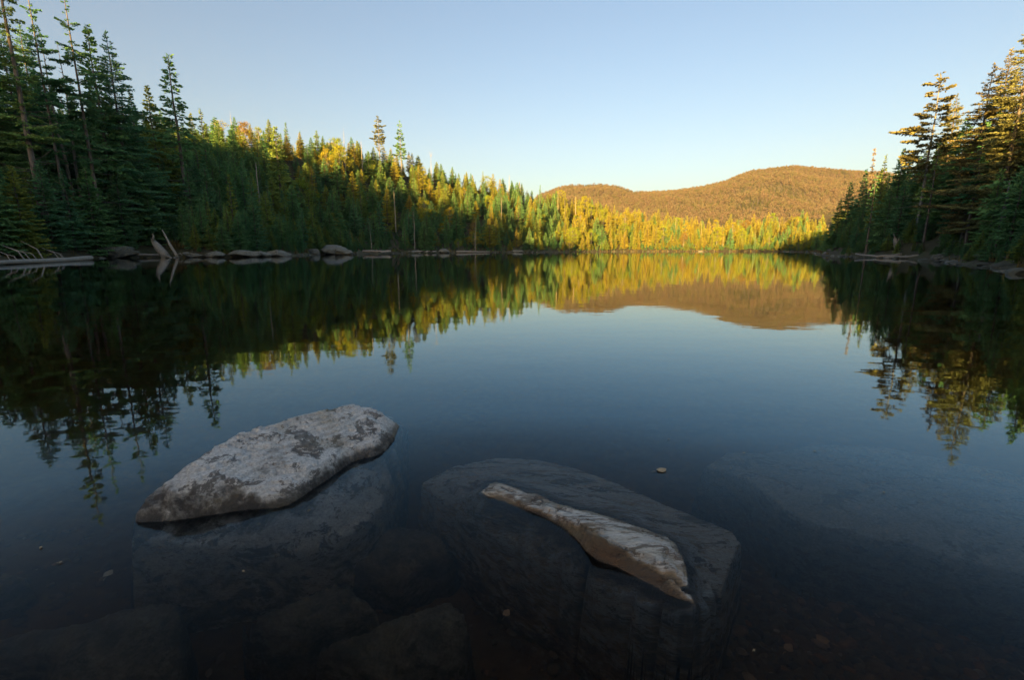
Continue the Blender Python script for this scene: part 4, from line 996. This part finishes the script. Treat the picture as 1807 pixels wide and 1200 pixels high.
okd = np.array([np.hypot(hx[:, 0] - p[0], hx[:, 1] - p[1]).min() > 1.9 for p in pts])
clr = fbm(pts[:, 0] * 0.11, pts[:, 1] * 0.11, seed=55, oct=2)
okd &= ~((sd < 6) & (clr > 0.3) & (px_of(pts[:, 0], pts[:, 1]) > 300) & (px_of(pts[:, 0], pts[:, 1]) < 600))                                            # small clearings along the shore
pts, sd, zz, isrow = pts[okd], sd[okd], zz[okd], isrow[okd]
ridge_cap = np.full(len(pts), 99.0)
SKX = [(-400, 60), (0, 110), (150, 175), (215, 175), (250, 180), (300, 190), (340, 205), (360, 206), (480, 212), (600, 228), (700, 262), (800, 290), (900, 307), (980, 324), (1020, 340), (1060, 352), (1100, 362), (1250, 384), (1350, 376), (1440, 362), (1462, 425), (1480, 362), (1500, 330), (1530, 302), (1600, 272), (1640, 245), (1700, 215), (1740, 175), (1807, 95), (1900, 40), (2250, -300)]
def h_ridge(px, z): return z > 13 or px > 820
for i in range(len(pts)):
    x, y = pts[i]; px = px_of(x, y)
    capy = np.interp(px, *zip(*SKX)) + rng.uniform(-9, 16) * (1 if px < 1000 else 0.6)
    cap = at_y(px, capy, y)[2] - zz[i]                                        # no filler may rise above the wood's skyline
    h = (rng.uniform(7.0, 12.0) if rng.random() < 0.6 else rng.uniform(3.5, 8)) if y > 110 else rng.uniform(6.0, 11.5)
    if sd[i] < 6: h *= rng.uniform(0.45, 0.95)
    if isrow[i]: h = rng.uniform(2.2, 6.5)
    h = min(h, cap)
    if h < 1.6: continue
    u = rng.random()
    var = 'fir' if u < 0.42 else 'spruce' if u < 0.78 else 'narrow' if u < 0.94 else 'thin'
    pxi = px_of(x, y)
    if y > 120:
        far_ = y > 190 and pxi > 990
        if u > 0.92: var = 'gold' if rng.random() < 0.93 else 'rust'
        elif rng.random() < (0.80 if far_ else 0.30 if h_ridge(px_of(x, y), zz[i]) else 0.10): var = 'larch'  # sun-coloured needles go mostly to the sunlit far shore and ridge
    TREES.append(dict(x=x, y=y, z=zz[i], h=h, var=var, k=int(rng.integers(9)), wide=rng.uniform(0.9, 1.25) * (1.3 if y > 110 else 1.05) * (1.0 if h > 5.5 else 1.35), label=None, cat='tree', group=None, fixed=False, name=None, lean=rng.normal(0, 0.015), rz=rng.uniform(0, 6.28), sd=sd[i]))

# which of them the view shows most of: paint rough silhouettes front to back
BW, BH = 452, 300
buf = np.zeros((BH, BW), bool)
def proj(x, y, z):
    dz = z - CAM_H; dep = y * CP - dz * SP
    return (903.5 + FPX * x / dep) / 4, (600 - FPX * (y * SP + dz * CP) / dep) / 4
RAD = {'fir': .22, 'spruce': .19, 'narrow': .14, 'thin': .14, 'pine': .18, 'bigfir': .22, 'sunbronze': .22, 'ridgepine': .16, 'larch': .19, 'bigthin': .1, 'gold': .25, 'rust': .22, 'snag': .02, 'stand': .12, 'spire': .05}
for t in sorted(TREES, key=lambda t: t['y']):
    xb, yb = proj(t['x'], t['y'], t['z'] + t['h'] * 0.03); xt, yt = proj(t['x'], t['y'], t['z'] + t['h'])
    wpx = RAD[t['var']] * t['h'] * t['wide'] * FPX / t['y'] / 4
    vis = 0
    for r in range(max(0, int(yt)), min(BH, int(yb) + 1)):
        f = (r - yt) / max(1e-6, yb - yt); c = xt + (xb - xt) * f; hw = max(0.3, wpx * (f if RAD[t['var']] > .03 else 1) * 0.9)
        a, b = max(0, int(c - hw + 0.5)), min(BW, int(c + hw + 1.0))
        if b > a:
            vis += int((~buf[r, a:b]).sum()); buf[r, a:b] = True
    t['vis'] = vis
fill = [t for t in TREES if not t['fixed']]
n_ind = 292 - sum(1 for t in TREES if t['fixed'])
fill.sort(key=lambda t: -t['vis'])
indiv = [t for t in TREES if t['fixed']] + [t for t in fill[:n_ind] if t['vis'] > 3]
rest = [t for t in fill[n_ind:]]

# labels for the fillers by the stretch of wood they stand in
ORD = 'first second third fourth fifth sixth seventh eighth ninth tenth eleventh twelfth thirteenth fourteenth fifteenth sixteenth seventeenth eighteenth nineteenth twentieth'.split()
def stretch(t):
    px, y = px_of(t['x'], t['y']), t['y']
    topy = proj(t['x'], t['y'], t['z'] + t['h'])[1] * 4
    if px < 1000 and y < 320 and not (px > 940 and y > 215 and topy > 380):
        lit = topy < np.interp(px, [300, 360, 430, 700, 800, 860, 930, 1000], [60, 215, 285, 305, 332, 352, 385, 425])
        if lit: return 'ridge near', 'golden ridge between the slim dark spire and the two ridge pines', 'golden sunlit' if px < 720 else None
        for lim, w in ((170, 'above the white fallen log'), (330, 'above the bird-shaped stump'), (530, 'behind the grey layered ledges'), (650, 'behind the big pale shore boulder'), (850, 'behind the half-sunk logs'), (1001, 'at the far shaded end of the bank')):
            if px < lim: return w, w, 'dark'
    if px < 1450: return 'far', 'far', None
    for lim, w in ((1530, 'on the tip of the spruce bank'), (1640, 'above the crossed logs'), (1730, 'behind the ridged shore rock'), (4000, 'above the pale lichened shore rock')):
        if px < lim: return w, w, 'bank'
LMK = [(30, 'the thick pale trunk'), (134, 'the tall open spruce'), (190, 'the broad drooping fir'), (305, 'the lone tall spruce'), (357, 'the slim dark spire'), (452, 'the short broken snag'), (487, 'the tall dark cone'), (590, 'the big pale boulder'), (606, 'the tall bare ridge snag'), (655, 'the short leaning snag'), (668, 'the shaggy ridge pine'), (697, 'the thick broken-topped snag'), (706, 'the slimmer ridge pine'), (745, 'the half-sunk log'), (760, 'the forked ridge snag'), (838, 'the curved leaning snag'), (898, 'the blunt ridge snag'), (985, 'the tallest pale ridge-end snag'), (1105, 'the short white stem'), (1150, 'the round yellow bush'), (1192, 'the branched white snag'), (1237, 'the white forked snag'), (1332, 'the tall white snag'), (1406, 'the shadow-footed white snag'), (1490, 'the crooked dead trunk'), (1541, 'the half-dead spire'), (1583, 'the splintered stump'), (1646, 'the tallest pine'), (1716, 'the pale-stemmed spruce'), (1780, 'the curved pale trunk')]
sets = {}
for t in indiv:
    if t['label'] is not None: continue
    px = px_of(t['x'], t['y'])
    z, w, kind = stretch(t)
    noun = {'gold': 'birch', 'rust': 'birch', 'larch': 'larch'}.get(t['var'], 'spruce')
    shape = {'fir': 'broad', 'spruce': 'ragged', 'narrow': 'slim', 'thin': 'thin-crowned', 'gold': 'leafy', 'rust': 'rusty', 'larch': 'feathery sun-tinted'}[t['var']]
    if z == 'ridge near': zone, tone, grp = 'ridge', 'sunlit', 'on the golden ridge'
    elif z == 'far': zone, tone, grp = 'far-shore', 'golden', 'of the golden far shore'
    else:
        zone = 'waterside' if t.get('sd', 99) < 9 else 'upslope'
        tone, grp = ('dark shaded', 'of the shaded bank') if kind == 'dark' else ('deep green', 'of the spruce bank')
    lx, ln = min(LMK, key=lambda q: abs(q[0] - px))
    side = 'left' if px < lx else 'right'
    t['group'] = {'birch': 'birches', 'larch': 'larches', 'spruce': 'spruces'}[noun] + ' ' + grp
    sets.setdefault((zone, noun, ln, side), []).append((abs(px - lx), id(t), t, shape, tone))
for (zone, noun, ln, side), ts in sets.items():
    ts.sort()
    for i, (d, _, t, shape, tone) in enumerate(ts):
        t['label'] = f'{shape} {tone} {noun}, {ORD[i] + " " if len(ts) > 1 else ""}{zone} {noun} {side} of {ln}'

def place(t):
    tr, cr, H0 = VAR[t['var']][t['k'] % len(VAR[t['var']])]
    nm = t['name'] or {'larch': 'larch_tree', 'gold': 'birch_tree', 'rust': 'birch_tree', 'snag': 'dead_tree', 'pine': 'pine_tree', 'ridgepine': 'pine_tree'}.get(t['var'], 'spruce_tree')
    o = bpy.data.objects.new(nm, None); COL.objects.link(o)
    o.empty_display_size = 0.5
    o.location = (t['x'], t['y'], t['z'] - 0.1)
    s = t['h'] / H0
    w = s * t['wide']
    o.scale = (w, w, s)
    o.rotation_euler = (0, t['lean'], t['rz'] if not t['lean'] > 0.03 else 0)
    parts = [('trunk', tr)] + ([('limb', m_) for m_ in cr] if isinstance(cr, list) else [('crown', cr)])
    for n, me in parts:
        c = bpy.data.objects.new(n, me); COL.objects.link(c); c.parent = o
    tag(o, t['label'], t['cat'], t['group'])
for t in indiv: place(t)

# a curved pale trunk on the rocky shore
a = pt(1791, 424, 34.5)
o = empty('leaning_tree', a, 'curved pale trunk bending up from the rocky shore into drooping boughs', 'tree')
limb(o, [np.array(p) - a for p in (pt(1793, 430, 34.5), pt(1788, 415, 34.6), pt(1778, 400, 34.8), pt(1771, 385, 35), pt(1772, 372, 35), pt(1778, 350, 35.2), pt(1782, 318, 35.4))], [.2, .18, .16, .15, .13, .1, .04], 'trunk', M_PALEBARK, 8)
m = MB(); rg = np.random.default_rng(8)
for i in range(46):
    f = rg.random(); px, py = 1774 + 9 * f, 375 - 60 * f
    b = pt(px, py, 35.1) - a; an = rg.uniform(0, 6.28); Lb = rg.uniform(0.9, 2.3) * (1.1 - 0.6 * f)
    n = 26; tt = rg.uniform(0.15, 1, n)
    P = b + np.stack((Lb * tt * math.cos(an), Lb * tt * math.sin(an), -0.25 * Lb * tt + 0.12 * Lb * tt * tt), 1)
    da = np.where(np.arange(n) % 2, 1, -1) * rg.uniform(0.3, 1.1, n)
    D = np.stack((np.cos(an + da), np.sin(an + da), rg.normal(-0.2, 0.2, n)), 1); D /= np.linalg.norm(D, axis=1, keepdims=True)
    ls = rg.uniform(0.2, 0.5, n)
    m.add(*sprays(P, D, ls, ls * 0.2 + 0.02, rg))
add('crown', m.mesh('crown', [M_SPRUCE]), o)

# ------------------------------------------------------------------ stuff: the mass of further trees, undergrowth, sedge, rubble, the woods on the mountain
def joined(name, pair):
    tr, cr = pair[:2]
    def get(me):
        v = np.empty(len(me.vertices) * 3, np.float32); me.vertices.foreach_get('co', v)
        l = np.empty(len(me.loops), np.int32); me.loops.foreach_get('vertex_index', l)
        s = np.empty(len(me.polygons), np.int32); me.polygons.foreach_get('loop_total', s)
        return v.reshape(-1, 3), l, s
    a, b = get(tr), get(cr)
    me = bpy.data.meshes.new(name)
    V = np.concatenate((a[0], b[0])); lo = np.concatenate((a[1], b[1] + len(a[0]))); to = np.concatenate((a[2], b[2]))
    me.vertices.add(len(V)); me.vertices.foreach_set('co', V.ravel())
    me.loops.add(len(lo)); me.loops.foreach_set('vertex_index', lo)
    me.polygons.add(len(to)); me.polygons.foreach_set('loop_start', np.concatenate(([0], np.cumsum(to)[:-1])).astype(np.int32)); me.polygons.foreach_set('loop_total', to)
    me.materials.append(tr.materials[0]); me.materials.append(cr.materials[0])
    me.polygons.foreach_set('material_index', np.concatenate((np.zeros(len(a[2])), np.ones(len(b[2])))).astype(np.int32))
    me.polygons.foreach_set('use_smooth', np.concatenate((np.ones(len(a[2]), bool), np.zeros(len(b[2]), bool))))
    me.update(calc_edges=True)
    return me
def scatter(name, P, SC, RZ, IDX, meshes, label, cat, mat_slots=()):
    coll = bpy.data.collections.new(name + ' sources')
    for i, me in enumerate(meshes):
        coll.objects.link(bpy.data.objects.new('source %02d' % i, me))
    me = bpy.data.meshes.new(name)
    P = np.asarray(P, np.float32); me.vertices.add(len(P)); me.vertices.foreach_set('co', P.ravel())
    a = me.attributes.new('sc', 'FLOAT_VECTOR', 'POINT'); a.data.foreach_set('vector', np.asarray(SC, np.float32).ravel())
    a = me.attributes.new('rz', 'FLOAT_VECTOR', 'POINT'); a.data.foreach_set('vector', np.asarray(RZ, np.float32).ravel())
    a = me.attributes.new('idx', 'INT', 'POINT'); a.data.foreach_set('value', np.asarray(IDX, np.int32))
    o = add(name, me)
    ng = bpy.data.node_groups.new(name, 'GeometryNodeTree')
    ng.interface.new_socket('Geometry', in_out='INPUT', socket_type='NodeSocketGeometry')
    ng.interface.new_socket('Geometry', in_out='OUTPUT', socket_type='NodeSocketGeometry')
    gi = ng.nodes.new('NodeGroupInput'); go = ng.nodes.new('NodeGroupOutput')
    iop = ng.nodes.new('GeometryNodeInstanceOnPoints'); ci = ng.nodes.new('GeometryNodeCollectionInfo')
    ci.inputs['Collection'].default_value = coll; ci.inputs['Separate Children'].default_value = True; ci.inputs['Reset Children'].default_value = True
    iop.inputs['Pick Instance'].default_value = True
    def named(n, t):
        q = ng.nodes.new('GeometryNodeInputNamedAttribute'); q.data_type = t; q.inputs['Name'].default_value = n
        return q.outputs['Attribute']
    ng.links.new(gi.outputs[0], iop.inputs['Points']); ng.links.new(ci.outputs[0], iop.inputs['Instance'])
    ng.links.new(named('idx', 'INT'), iop.inputs['Instance Index']); ng.links.new(named('sc', 'FLOAT_VECTOR'), iop.inputs['Scale']); ng.links.new(named('rz', 'FLOAT_VECTOR'), iop.inputs['Rotation'])
    ng.links.new(iop.outputs[0], go.inputs[0])
    md = o.modifiers.new('scatter', 'NODES'); md.node_group = ng
    tag(o, label, cat, kind='stuff')
    return o
SRC, SIDX = [], {}
for v in ('fir', 'spruce', 'narrow', 'thin', 'gold', 'rust', 'larch'):
    for k, pr in enumerate(VAR[v]):
        SIDX[(v, k)] = len(SRC); SRC.append(joined('mass ' + v, pr))
# the wooded ridge behind the viewer that keeps the lake in shade belongs to the mass as well
back = []
rb = np.random.default_rng(12)
bx = RIDGES[-1]
for (ax, ay, ah), (cx, cy, ch) in zip(bx[:-1], bx[1:]):
    ln = math.hypot(cx - ax, cy - ay)
    for j in range(int(ln / 1.6)):
        f = rb.random(); off = rb.uniform(-5, 8)
        x, yy = ax + (cx - ax) * f - _sx * off, ay + (cy - ay) * f - _sy * off
        back.append(dict(x=x, y=yy, z=tz(x, yy), h=rb.uniform(6.5, 11), var=('fir', 'spruce', 'narrow')[rb.integers(3)], k=int(rb.integers(9)), wide=rb.uniform(0.9, 1.2), rz=rb.uniform(0, 6.28), lean=0))
mass = rest + back
scatter('forest', [(t['x'], t['y'], t['z'] - 0.1) for t in mass], [(t['h'] / HREF * t['wide'], t['h'] / HREF * t['wide'], t['h'] / HREF) for t in mass], [(0, t['lean'], t['rz']) for t in mass],
        [SIDX[(t['var'], t['k'] % len(VAR[t['var']]))] for t in mass], SRC, 'mass of further spruces closing the woods behind the nearer trees', 'forest')

# undergrowth: knee- to man-high fir thickets
ug = np.concatenate((cands(-120, 90, 10, 130, 1.15), cands(-70, 190, 130, 300, 1.9)))
s_ = shore_sd(ug[:, 0], ug[:, 1]); q_ = px_of(ug[:, 0], ug[:, 1])
m = (s_ > np.where((q_ > 150) & (q_ < 345), 2.2, np.where(q_ > 1480, 0.1, 0.35))) & (s_ < 34) & (q_ > -200) & (q_ < 2100); ug, s_ = ug[m], s_[m]
m = rng.random(len(ug)) < np.where(s_ < 12, 0.8, 0.45); ug, s_ = ug[m], s_[m]
uz = terrain(ug[:, 0], ug[:, 1]); n = len(ug)
uh = rng.uniform(0.6, 2.4, n) * np.clip(0.5 + s_ / 4 + 0.3 * (px_of(ug[:, 0], ug[:, 1]) > 1480), 0.5, 1.25) / HREF; uw = uh * rng.uniform(1.3, 2.2, n)
scatter('undergrowth', np.stack((ug[:, 0], ug[:, 1], uz - 0.05), 1), np.stack((uw, uw, uh), 1), np.stack((0 * uh, 0 * uh, rng.uniform(0, 6.28, n)), 1), rng.integers(0, 8, n), SRC[:8], 'low fir thickets and bushes along the water and under the trees', 'undergrowth')

# sedge on the shore
def blades(P, hmin, hmax, per, rng):
    V = []
    for p in P:
        n = per; h = rng.uniform(hmin, hmax, n); a = rng.uniform(0, 6.28, n); l = rng.uniform(0.1, 0.55, n) * h
        b = p + np.stack((rng.normal(0, 0.18, n), rng.normal(0, 0.18, n), np.zeros(n)), 1)
        w = np.stack((np.cos(a + 1.57), np.sin(a + 1.57), 0 * a), 1) * 0.025 * (1 + hmax)
        V.append(np.stack((b - w, b + w, b + np.stack((l * np.cos(a), l * np.sin(a), h), 1)), 1).reshape(-1, 3))
    V = np.concatenate(V)
    return V, np.arange(len(V)).reshape(-1, 3)
gp = []
for (ax, ay), (bx_, by_) in zip(SHORE[:-9], SHORE[1:]):
    for j in range(int(math.hypot(bx_ - ax, by_ - ay) * 1.7)):
        f = rng.random(); x, yy = ax + (bx_ - ax) * f + rng.normal(0, 0.9), ay + (by_ - ay) * f + rng.normal(0, 0.9)
        px = px_of(x, yy)
        if yy > 8 and (240 < px < 420 or 520 < px < 560 or 780 < px < 900 or 1100 < px < 1450 or rng.random() < 0.25): gp.append((x, yy))
gp = np.array(gp); g_s = shore_sd(gp[:, 0], gp[:, 1]); gp = gp[g_s > -0.2]
gz = np.maximum(terrain(gp[:, 0], gp[:, 1]), 0.0)
ex = []
for i in range(260):
    px, y = rng.uniform(300, 420), rng.uniform(69, 73); x = shore_x(px, y)
    ex.append((x, y, max(0, tz(x, y))))
V, T = blades(np.concatenate((np.stack((gp[:, 0], gp[:, 1], gz), 1), np.array(ex))), 0.25, 0.85, 16, rng)
tag(add('grass', mesh_np('grass', V, T, [M_SEDGE])), 'brown and golden sedge fringing the shore', 'sedge', kind='stuff')

mb = MB()
for (ax, ay), (bx_, by_) in zip(SHORE[:-9], SHORE[1:]):
    for j in range(int(math.hypot(bx_ - ax, by_ - ay) * 2.2)):
        f = rng.random(); x, yy = ax + (bx_ - ax) * f + rng.normal(0, 0.7), ay + (by_ - ay) * f + rng.normal(0, 0.7)
        if yy < 8: continue
        V, F = PV[rng.integers(8)]; s = 0.10 + 0.34 * rng.random() ** 2.5; an = rng.uniform(0, 6.28)
        W = V * (s * rng.uniform(0.9, 2.2), s, s * rng.uniform(0.35, 0.8))
        W = np.stack((W[:, 0] * math.cos(an) - W[:, 1] * math.sin(an), W[:, 0] * math.sin(an) + W[:, 1] * math.cos(an), W[:, 2]), 1)
        mb.add(W + (x, yy, max(-0.05, tz(x, yy)) + s * 0.1), None, F)
tag(add('rubble', mb.mesh('rubble', [M_RUBBLE])), 'small grey stones and broken wood along the waterline', 'rubble', kind='stuff')

# woods on the mountain
def lowtree(seed, fol, round_):
    rg = np.random.default_rng(seed); m = MB()
    n = 60
    u = rg.uniform(0.1, 1, n); a = rg.uniform(0, 6.28, n)
    if round_:
        r = 2.6 * np.sin(np.pi * np.clip((u - 0.02) / 1.05, 0, 1)) ** 0.6 * rg.uniform(0.5, 1, n); P = np.stack((r * np.cos(a), r * np.sin(a), u * 8), 1)
        D = rg.normal(0, 1, (n, 3)); ls = rg.uniform(0.9, 1.7, n); w = ls * 0.4
    else:
        r = 0.2 * (1 - u); P = np.stack((r * np.cos(a), r * np.sin(a), u * 9), 1)
        D = np.stack((np.cos(a), np.sin(a), rg.uniform(-0.3, 0.1, n)), 1); ls = 1.9 * (1.1 - u); w = ls * 0.3
    D /= np.linalg.norm(D, axis=1, keepdims=True)
    m.add(*sprays(P, D, ls, w, rg, 1.2))
    return m.mesh('far tree', [fol])
LOW = [lowtree(1, M_FAR, True), lowtree(2, M_FAR, True), lowtree(3, M_FARCON, False), lowtree(4, M_FAR, True), lowtree(5, M_FARCON, False)]
mp_ = cands(-60, 1150, 405, 1230, 5.6)
q_ = mp_[:, 0] / mp_[:, 1]; m = (q_ > 0.05) & (q_ < 0.85); mp_ = mp_[m]
mz = mountain_z(mp_[:, 0], mp_[:, 1]); n = len(mp_)
ev = fbm(mp_[:, 0] * 0.012, mp_[:, 1] * 0.012, seed=41, oct=3) + rng.normal(0, 0.35, n) + 0.5 * sstep(700, 450, mp_[:, 1])
ix = np.where(ev > 0.62, np.where(rng.random(n) < .5, 2, 4), np.array([0, 1, 3])[rng.integers(0, 3, n)])
sc = rng.uniform(0.6, 1.0, n)
scatter('mountain_woods', np.stack((mp_[:, 0], mp_[:, 1], mz - 0.4), 1), np.stack((sc, sc, sc * rng.uniform(0.8, 1.2, n)), 1), np.stack((0 * sc, 0 * sc, rng.uniform(0, 6.28, n)), 1), ix, LOW, 'brown autumn hardwoods and dark conifers covering the far mountain', 'woods')

# ------------------------------------------------------------------ the air: a thin even haze round the whole scene
hm, hnt = newmat('thin evening haze')
hv = N(hnt, 'ShaderNodeVolumePrincipled')
hv.inputs['Color'].default_value = (0.93, 0.94, 0.97, 1)
hv.inputs['Density'].default_value = 0.00006
hv.inputs['Anisotropy'].default_value = 0.2
L(hnt, hv.outputs[0], N(hnt, 'ShaderNodeOutputMaterial').inputs['Volume'])
tag(add('haze', mesh_np('haze', *box(-700, 1600, -420, 1620, -9, 330), [hm])), 'thin haze softening the far mountain', 'haze', kind='stuff')
print('trees', len(indiv), 'mass', len(mass), 'undergrowth', len(ug), 'mountain', n, 'vis0', sum(1 for t in rest if t['vis'] == 0))
